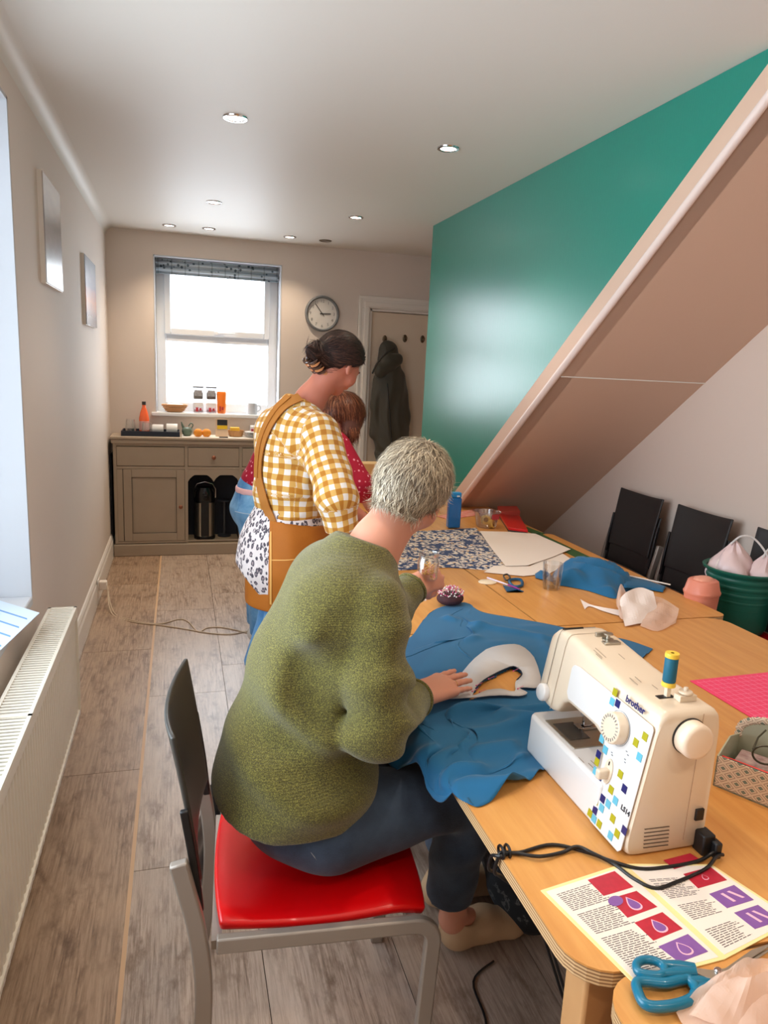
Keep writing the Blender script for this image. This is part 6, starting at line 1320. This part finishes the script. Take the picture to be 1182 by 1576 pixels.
world_parent(obj('handle', MB().tube(spline([TP(a, b, .008) for a, b in ((784, 893), (801, 892), (803, 901), (790, 902))], 4, closed=True), .006, 8, closed=True), m_dteal, smooth=True), t); world_parent(obj('blade', MB().prism([TP(a, b, .004) for a, b in ((774, 901), (790, 906), (806, 911), (798, 908), (780, 911))], (0, 0, .003)), m_dteal), t)
q = TP(848, 906); t = thing('glass_tumbler', 'faceted clear water tumbler on the table in front of the heaped blue fabric', 'glass', tuple(q)); n = 20
pf_ = [(0, .008), (.027, .008), (.033, .05), (.038, .105), (.0395, .105), (.0365, .05), (.031, .0), (0, 0)]
obj('tumbler_body', MB().lathe(pf_, n=40), m_glass, t, smooth=True); fl2 = MB()
for i in range(10): a = 2*PI*i/10; fl2.bar([(.0315*math.cos(a), .0315*math.sin(a), .004), (.0365*math.cos(a), .0365*math.sin(a), .055)], .004, .003, (-math.sin(a), math.cos(a), 0))
obj('facet_rib', fl2, m_glass, t)['kind'] = 'stuff'; obj('water', MB().lathe([(0, .0085), (.0268, .0085), (.032, .045), (0, .045)], n=30), m_glass, t, smooth=True)

# ---- far things: floral fabric, pattern sheets, green mats, bottle, tub, tins
def floral():
    t = NT('blue_floral_cotton'); v = t.co('Object', (1, 1, 1)); vo = t.n('TexVoronoi', {'Vector': v, 'Scale': 30.0, 'Randomness': 1.0}); big = t.n('TexVoronoi', {'Vector': v, 'Scale': 62.0})
    c = t.ramp(vo.outputs[0], [(.0, s(222, 158, 84)), (.20, s(226, 186, 124)), (.30, s(226, 216, 204)), (.60, s(220, 210, 198)), (.70, s(54, 72, 108))])
    t.base(t.mix(t.ramp(big.outputs[0], [(.54, (0,0,0,1)), (.60, (1,1,1,1))]), c, s(48, 66, 104))); t.b.inputs['Roughness'].default_value = .85; return t.m
tp2 = [TP(640, 818), TP(690, 816), TP(733, 813)]; bt2 = [TP(590, 880), TP(690, 874), TP(790, 881)]
o = obj('floral_fabric', grid_mesh(tp2, bt2, 50, 40, lambda x, y, u, w_: .0025+.003*max(0, N3(x, y, 0, 8))), floral(), smooth=True); o.modifiers.new('s', 'SOLIDIFY').thickness = .001; tag(o, 'blue and cream floral fabric spread flat across the far tables', 'fabric')
for pts, z, lab in (([(738, 820), (780, 821), (824, 824), (878, 848), (850, 860), (812, 873), (778, 874), (757, 848)], .008, 'upper large white pattern paper beside the floral fabric'), ([(760, 872), (815, 873), (862, 851), (884, 865), (845, 884), (805, 888), (745, 882)], .0035, 'lower large white pattern paper with a dark edge beside the floral fabric')):
    o = sheet('pattern_paper', pts, z, .0012, m_paper, lab, 'paper')
for pts, z, lab in (([(817, 822), (832, 822), (912, 860), (893, 862)], .0005, 'green cutting mat at the far right table edge, the nearer one'), ([(800, 812), (812, 812), (838, 822), (824, 824)], .0005, 'green cutting mat at the far right table edge, the farther one')):
    sheet('green_mat', pts, z, .003, M('green_mat', s(46, 92, 50), .5), lab, 'cutting mat')
q = TP(697, 813); t = thing('water_bottle', 'tall flat bright blue water bottle on the floral fabric beside the grey head', 'bottle', (q.x, q.y, q.z+.004)); m_wb = M('blue_bottle', s(0, 104, 176), .25, coat=.3)
obj('bottle_body', MB().box((-.035, -.02, 0), (.035, .02, .165)), m_wb, t, bevel=.008, seg=3); obj('cap', MB().box((-.026, -.018, .165), (.033, .018, .193)), M('bottle_cap', s(30, 140, 206), .3), t, bevel=.006); obj('white_mark', MB().box((.004, -.021, .170), (.02, -.019, .178)), m_cup, t)
q = TP(748, 811); t = thing('plastic_tub', 'clear plastic tub with tape rolls and red writing, near the sloping soffit', 'tub', tuple(q))
bb = MB(); n = 24
for i, (r, z) in enumerate(((.05, 0), (.055, .02), (.072, .085), (.080, .088))): pass
obj('tub_wall', MB().lathe([(.0, .001), (.048, .001), (.055, .01), (.070, .085), (.078, .086), (.078, .089), (.067, .088), (.052, .012), (0, .004)], n=28), m_plasticclear, t, smooth=True)
obj('printed_label', MB().box((.0, -.068, .055), (.045, -.060, .082), Matrix.Rotation(.3, 3, 'Z')), m_redp, t)
m_tape = M('yellow_tape', s(226, 190, 96), .5)
for (x_, y_, z_, rr_, ax_) in ((-.015, -.02, .045, .026, (-.2, -1, .2)), (.015, -.035, .025, .024, (.7, -.7, .2))):
    p = Vector((q.x+x_, q.y+y_-.0, q.z+z_)); t2 = thing('tape_roll', 'yellow roll of tape inside the plastic tub, the %s one' % ('upper' if z_ > .03 else 'lower'), 'tape', tuple(p))
    obj('tape', MB().lathe([(.012, -.012), (rr_, -.012), (rr_, .012), (.012, .012)], (0, 0, 0), 24, ax_, cap=False), m_tape, t2, smooth=False); obj('core', MB().lathe([(.0, -.010), (.013, -.010), (.013, .0125), (0, .0125)], (0, 0, 0), 20, ax_), m_greyplastic, t2)
for pts, z0_, z1_, mt_, lab in (([(768, 796), (800, 800), (812, 822), (782, 818)], 0, .022, m_red, 'flat bright red tin with a dark base beside the plastic tub'), ([(765, 786), (795, 786), (800, 794), (770, 796)], 0, .03, M('coral_box', s(214, 84, 70), .5), 'coral coloured box behind the flat red tin')):
    t = thing('sewing_tin', lab, 'tin', tuple(TP(*pts[0]))); w_ = world_parent(obj('lid', MB().prism([(TP(a, b).x, TP(a, b).y, TZ+z0_+.008) for a, b in pts], (0, 0, z1_-.008)), mt_, bevel=.002), t); world_parent(obj('base', MB().prism([(TP(a, b).x, TP(a, b).y, TZ+.0005) for a, b in pts], (0, 0, .008)), m_greyplastic if mt_ is m_red else mt_), t)
sheet('red_striped_paper', [(672, 795), (735, 783), (745, 792), (690, 800)], .001, .002, M('red_white_paper', s(238, 200, 180), .7, vary=(30, s(220, 60, 50))), 'red and white paper lying behind the water bottle', 'paper')
# wooden crate and basket seen between the women
p = ony(590, 725, 4.35)
o = obj('wooden_box', MB().box((.92, 4.30, TZ+.001), (1.40, 4.42, ony(590, 714, 4.3).z)), M('pale_pine', s(236, 196, 140), .5, vary=(10, s(222, 178, 120))), bevel=.004); tag(o, 'pale pine box standing at the far end of the tables', 'box')
q = ony(556, 812, 3.02); t = thing('slatted_crate', 'small pale wooden slatted crate on the table between the two standing women and the grey head', 'crate', (q.x, 3.10, TZ))
t['label'] = 'small slatted wooden crate on the table beyond the checked sleeve'
for i in range(5): obj('slat', MB().box((-.09, -.004, .01+.03*i), (.07, .004, .032+.03*i)), M('slat_wood', s(226, 166, 100), .6), t, bevel=.001)
for i in range(5): obj('slat', MB().box((-.09, .10, .01+.03*i), (.07, .108, .032+.03*i)), bpy.data.materials['slat_wood'], t, bevel=.001)
for x_ in (-.088, .060): obj('corner_post', MB().box((x_, .004, 0), (x_+.008, .10, .165)), bpy.data.materials['slat_wood'], t)

# ---- heaped blue fabric and crumpled interfacing on the right
hm = thing('blue_fabric_heap', 'small heap of teal blue fabric behind the water tumbler', 'fabric', tuple(TP(915, 895)))
out = [(868, 870), (900, 868), (940, 876), (965, 888), (980, 903), (958, 914), (945, 922), (905, 910), (870, 903), (852, 900), (850, 885)]
O2 = spline([TP(a, b, .0) for a, b in out], 5, closed=True); cc_ = sum(O2, Vector())/len(O2); v = []; f = []; nn_ = len(O2); m_ = 22
for j in range(m_+1):
    r = 1-j/m_
    for i, p in enumerate(O2):
        q = cc_.lerp(p, r); a = math.atan2(q.y-cc_.y, q.x-cc_.x); h_ = .058*(1-r**2.2)*(1+.25*N3(q.x, q.y, 7, 12))+.024*(1-abs(2*((q.x*11+q.y*6+.8*N3(q.x, q.y, 4, 8)) % 1)-1))*min(1, (1-r)*5)+.002; v.append((q.x, q.y, TZ+h_))
f = [(j*nn_+i, j*nn_+(i+1) % nn_, (j+1)*nn_+(i+1) % nn_, (j+1)*nn_+i) for j in range(m_) for i in range(nn_)]
world_parent(obj('cloth_heap', (v, f), m_blue, smooth=True), hm)
world_parent(obj('cloth_corner', grid_mesh([TP(823, 884, .002), TP(832, 878, .03), TP(842, 880, .02)], [TP(824, 890, .002), TP(838, 893, .006), TP(860, 898, .004)], 10, 6, lambda *a: .002), m_blue, smooth=True, solid=.001), hm)
world_parent(obj('cloth_tail', grid_mesh([TP(960, 885, .02), TP(1000, 895, .004), TP(1027, 904, .003)], [TP(960, 905, .02), TP(1000, 908, .004), TP(1020, 912, .003)], 14, 6, lambda x, y, u, w_: .01*math.sin(w_*PI)+.002), m_blue, smooth=True, solid=.001), hm)
cr = thing('crumpled_interfacing', 'crumpled white interfacing with a thin strip, standing up beside the blue heap', 'fabric', tuple(TP(990, 940)))
def scrap(top, bot, n, m, amp, ph): return grid_mesh(spline(top, 4), spline(bot, 4), n, m, lambda x, y, u, w_: amp*(N3(x+ph, y, ph, 22)+.6*math.sin(u*8+w_*5+ph))*math.sin(PI*min(1, w_*1.1)*.9+.1)+abs(amp)*.3)
m_inw = M('interfacing_white', s(238, 226, 220), .85)
for tpp, btt, ph in (([TP(952, 925, .05), TP(965, 912, .075), TP(985, 905, .08), TP(1005, 912, .07)], [TP(962, 965, .003), TP(980, 962, .004), TP(1000, 957, .004), TP(1018, 952, .003)], 0), ([TP(1005, 918, .05), TP(1020, 922, .04), TP(1045, 938, .03)], [TP(985, 965, .002), TP(1012, 972, .002), TP(1040, 960, .003)], 2), ([TP(948, 925, .05), TP(955, 900, .09), TP(963, 912, .06)], [TP(953, 950, .01), TP(960, 955, .01), TP(966, 950, .01)], 4)):
    world_parent(obj('crumpled_sheet', scrap(tpp, btt, 16, 14, .010, ph), m_inw if ph < 2 else m_tis2, smooth=False), cr)
world_parent(obj('thin_strip', grid_mesh(spline([TP(893, 922, .004), TP(908, 930, .006), TP(930, 935, .010), TP(962, 940, .012)], 4), spline([TP(900, 938, .002), TP(908, 933, .003), TP(930, 941, .004), TP(962, 950, .004)], 4), 20, 3, lambda *a: .0), m_inw, smooth=True), cr)
o = obj('wooden_skewer', MB().tube([TP(968, 886, .03), TP(1032, 900, .02)], .003, 6), m_paper, smooth=True); tag(o, 'thin white stick lying across the chair side of the blue heap', 'stick')

# ---- peach bin and green trug on the right chairs
zs_ = .567
q = onz(1076, 950, zs_); bn = thing('swing_bin', 'small peach swing top bin standing beyond the table edge', 'bin', (1.955, 2.245, zs_), .3); m_peach = M('peach_plastic', s(226, 140, 116), .4)
def rrect(a, b, r, z, n=6): return [(sx_*(a-r)+r*math.cos(t0+PI/2*i/n), sy_*(b-r)+r*math.sin(t0+PI/2*i/n), z) for (sx_, sy_, t0) in ((1, 1, 0), (-1, 1, PI/2), (-1, -1, PI), (1, -1, 1.5*PI)) for i in range(n+1)]
def stack(secs):
    v = []; f = []
    for q_ in secs: v += q_
    n = len(secs[0]); m = len(secs); return v, [(i*n+k, i*n+(k+1) % n, (i+1)*n+(k+1) % n, (i+1)*n+k) for i in range(m-1) for k in range(n)]+[tuple(range(n))[::-1], tuple((m-1)*n+k for k in range(n))]
HB = .242
obj('bin_body', stack([rrect(.050, .046, .036, 0), rrect(.063, .057, .045, HB*.78)]), m_peach, bn, smooth=True)
obj('bin_collar', stack([rrect(.065, .059, .046, HB*.76), rrect(.067, .061, .047, HB*.80), rrect(.063, .057, .045, HB*.83), rrect(.056, .050, .042, HB*.98), rrect(.050, .045, .038, HB)]), m_peach, bn, smooth=True)
obj('swing_lid', MB().ell((0, 0, HB), (.045, .034, .012), 18, 8), M('peach_lid', s(236, 164, 140), .4), bn, smooth=True)
q1, q2 = onz(1090, 856, .80), onz(1104, 938, .572)
tg = thing('green_trug', 'ribbed dark green tub on a red chair, filled with white plastic bags', 'tub', (2.205, 2.32, zs_+.002)); tg.scale = (.9, .9, 1); m_green = M('dark_green_plastic', s(8, 92, 76), .4)
HT = .26; prf = [(.118, 0)]
for i in range(8): z = .01+i*.029; r = .120+.035*z/HT; prf += [(r, z), (r+.004, z+.008), (r+.004, z+.016), (r, z+.022)]
prf += [(.157, HT-.012), (.167, HT-.010), (.170, HT-.002), (.164, HT+.002), (.152, HT-.004), (.128, .02), (0, .008)]
obj('tub_body', MB().lathe([(0, 0)]+prf, n=44), m_green, tg, smooth=True)
m_bag = tissue('thin_white_bag'); 
for i, (x_, y_, z_, rx_, hh, lab) in enumerate(((-.03, .03, HT-.06, .075, .16, 'crumpled thin white plastic bag in the green tub, the left one'), (.07, -.05, HT-.06, .07, .13, 'crumpled thin white plastic bag in the green tub, the right one'))):
    b = thing('plastic_bag', lab, 'bag', tuple(tg.location+Vector((x_, y_, z_)))); v = []; f = []; n = 26; m = 14
    for j in range(m+1):
        w_ = j/m; r = rx_*(1-w_**1.6)**.75*(1+.25*math.sin(w_*4)) + .004
        for k in range(n): a = 2*PI*k/n; rr2 = r*(1+.14*math.sin(a*3+w_*5+i)+.10*math.sin(a*7+w_*6+2*i)); v.append((rr2*math.cos(a), rr2*math.sin(a), hh*w_+.006*math.sin(a*7)))
    f = [(j*n+k, j*n+(k+1) % n, (j+1)*n+(k+1) % n, (j+1)*n+k) for j in range(m) for k in range(n)]
    obj('bag_body', (v, f), M('bag_plastic%d' % i, s(228, 204, 204), .35), b, smooth=True)
    obj('bag_handle', MB().tube(spline([(-.02, 0, hh-.01), (.0, -.03, hh+.03), (.05, -.05, hh+.02), (.09, -.09, hh-.05), (.10, -.12, hh-.16)] if i == 0 else [(-.03, 0, hh-.02), (0, 0, hh+.02), (.03, 0, hh-.02)], 5), .004, 6), m_machw, b, smooth=True)
o = obj('paper_card', MB().box((-.03, -.002, 0), (.03, .002, .17), Matrix.Rotation(.35, 3, 'Y')), m_paper); o.location = tg.location+Vector((-.09, .04, .11)); tag(o, 'white printed card poking out at the left of the green tub', 'card')

# ---- black bag on the floor beyond the chair, and dark patterned bag under the table
p = onz(338, 1190, .25); bgk = thing('black_handbag', 'black leather handbag on the floor behind the grey haired woman chair', 'bag', (.10, 1.98, 0))
S = SDF(.008); S.cone((.10, 1.92, .10), (.10, 2.06, .10), .09, .09, .03, [((1, 0, 0), .7)]); S.cone((.10, 1.93, .20), (.10, 2.05, .20), .07, .07, .03, [((1, 0, 0), .6)]); S.posts += [folds((.1, 2, .2), .12, (0, 1, .4), 60, .006), lambda X, Y, Z, D: np.maximum(D, .002-Z)]
sobj('bag_body', S, M('black_leather', s(30, 32, 38), .35), bgk); world_parent(obj('bag_strap', MB().tube(spline([(.10, 1.93, .24), (.085, 1.90, .33), (.10, 1.96, .40), (.11, 2.02, .36), (.10, 2.05, .24)], 6), .009, 8), M('black_strap', s(26, 28, 34), .35), smooth=True), bgk)
bg2 = thing('patterned_bag', 'dark grey patterned cloth bag on the floor under the near table', 'bag', (.97, 1.70, 0))
S = SDF(.009); S.cone((.96, 1.62, .13), (1.0, 1.82, .14), .12, .12, .05, [((0, 0, 1), 1.2)]); S.cone((.95, 1.62, .28), (.98, 1.76, .29), .07, .08, .05); S.posts += [folds((.82, 1.6, .25), .2, (0, 1, 1), 45, .010), lambda X, Y, Z, D: np.maximum(D, .002-Z)]
def darkpat():
    t = NT('dark_patterned_cloth'); n_ = t.noise(t.co('Object', (1, 1, 1)), 26, 3, .6); t.base(t.ramp(n_, [(.45, s(30, 36, 42)), (.56, s(34, 40, 46)), (.6, s(96, 98, 98)), (.66, s(40, 46, 50))])); t.b.inputs['Roughness'].default_value = .8; return t.m
sobj('bag_body', S, darkpat(), bg2)
o = obj('floor_cord', MB().tube(spline([(.60, 1.20, .003), (.70, 1.32, .003), (.72, 1.45, .004), (.80, 1.50, .004)], 6), .003, 6), m_black, smooth=True); tag(o, 'thin dark cord on the floor under the near table', 'cord')
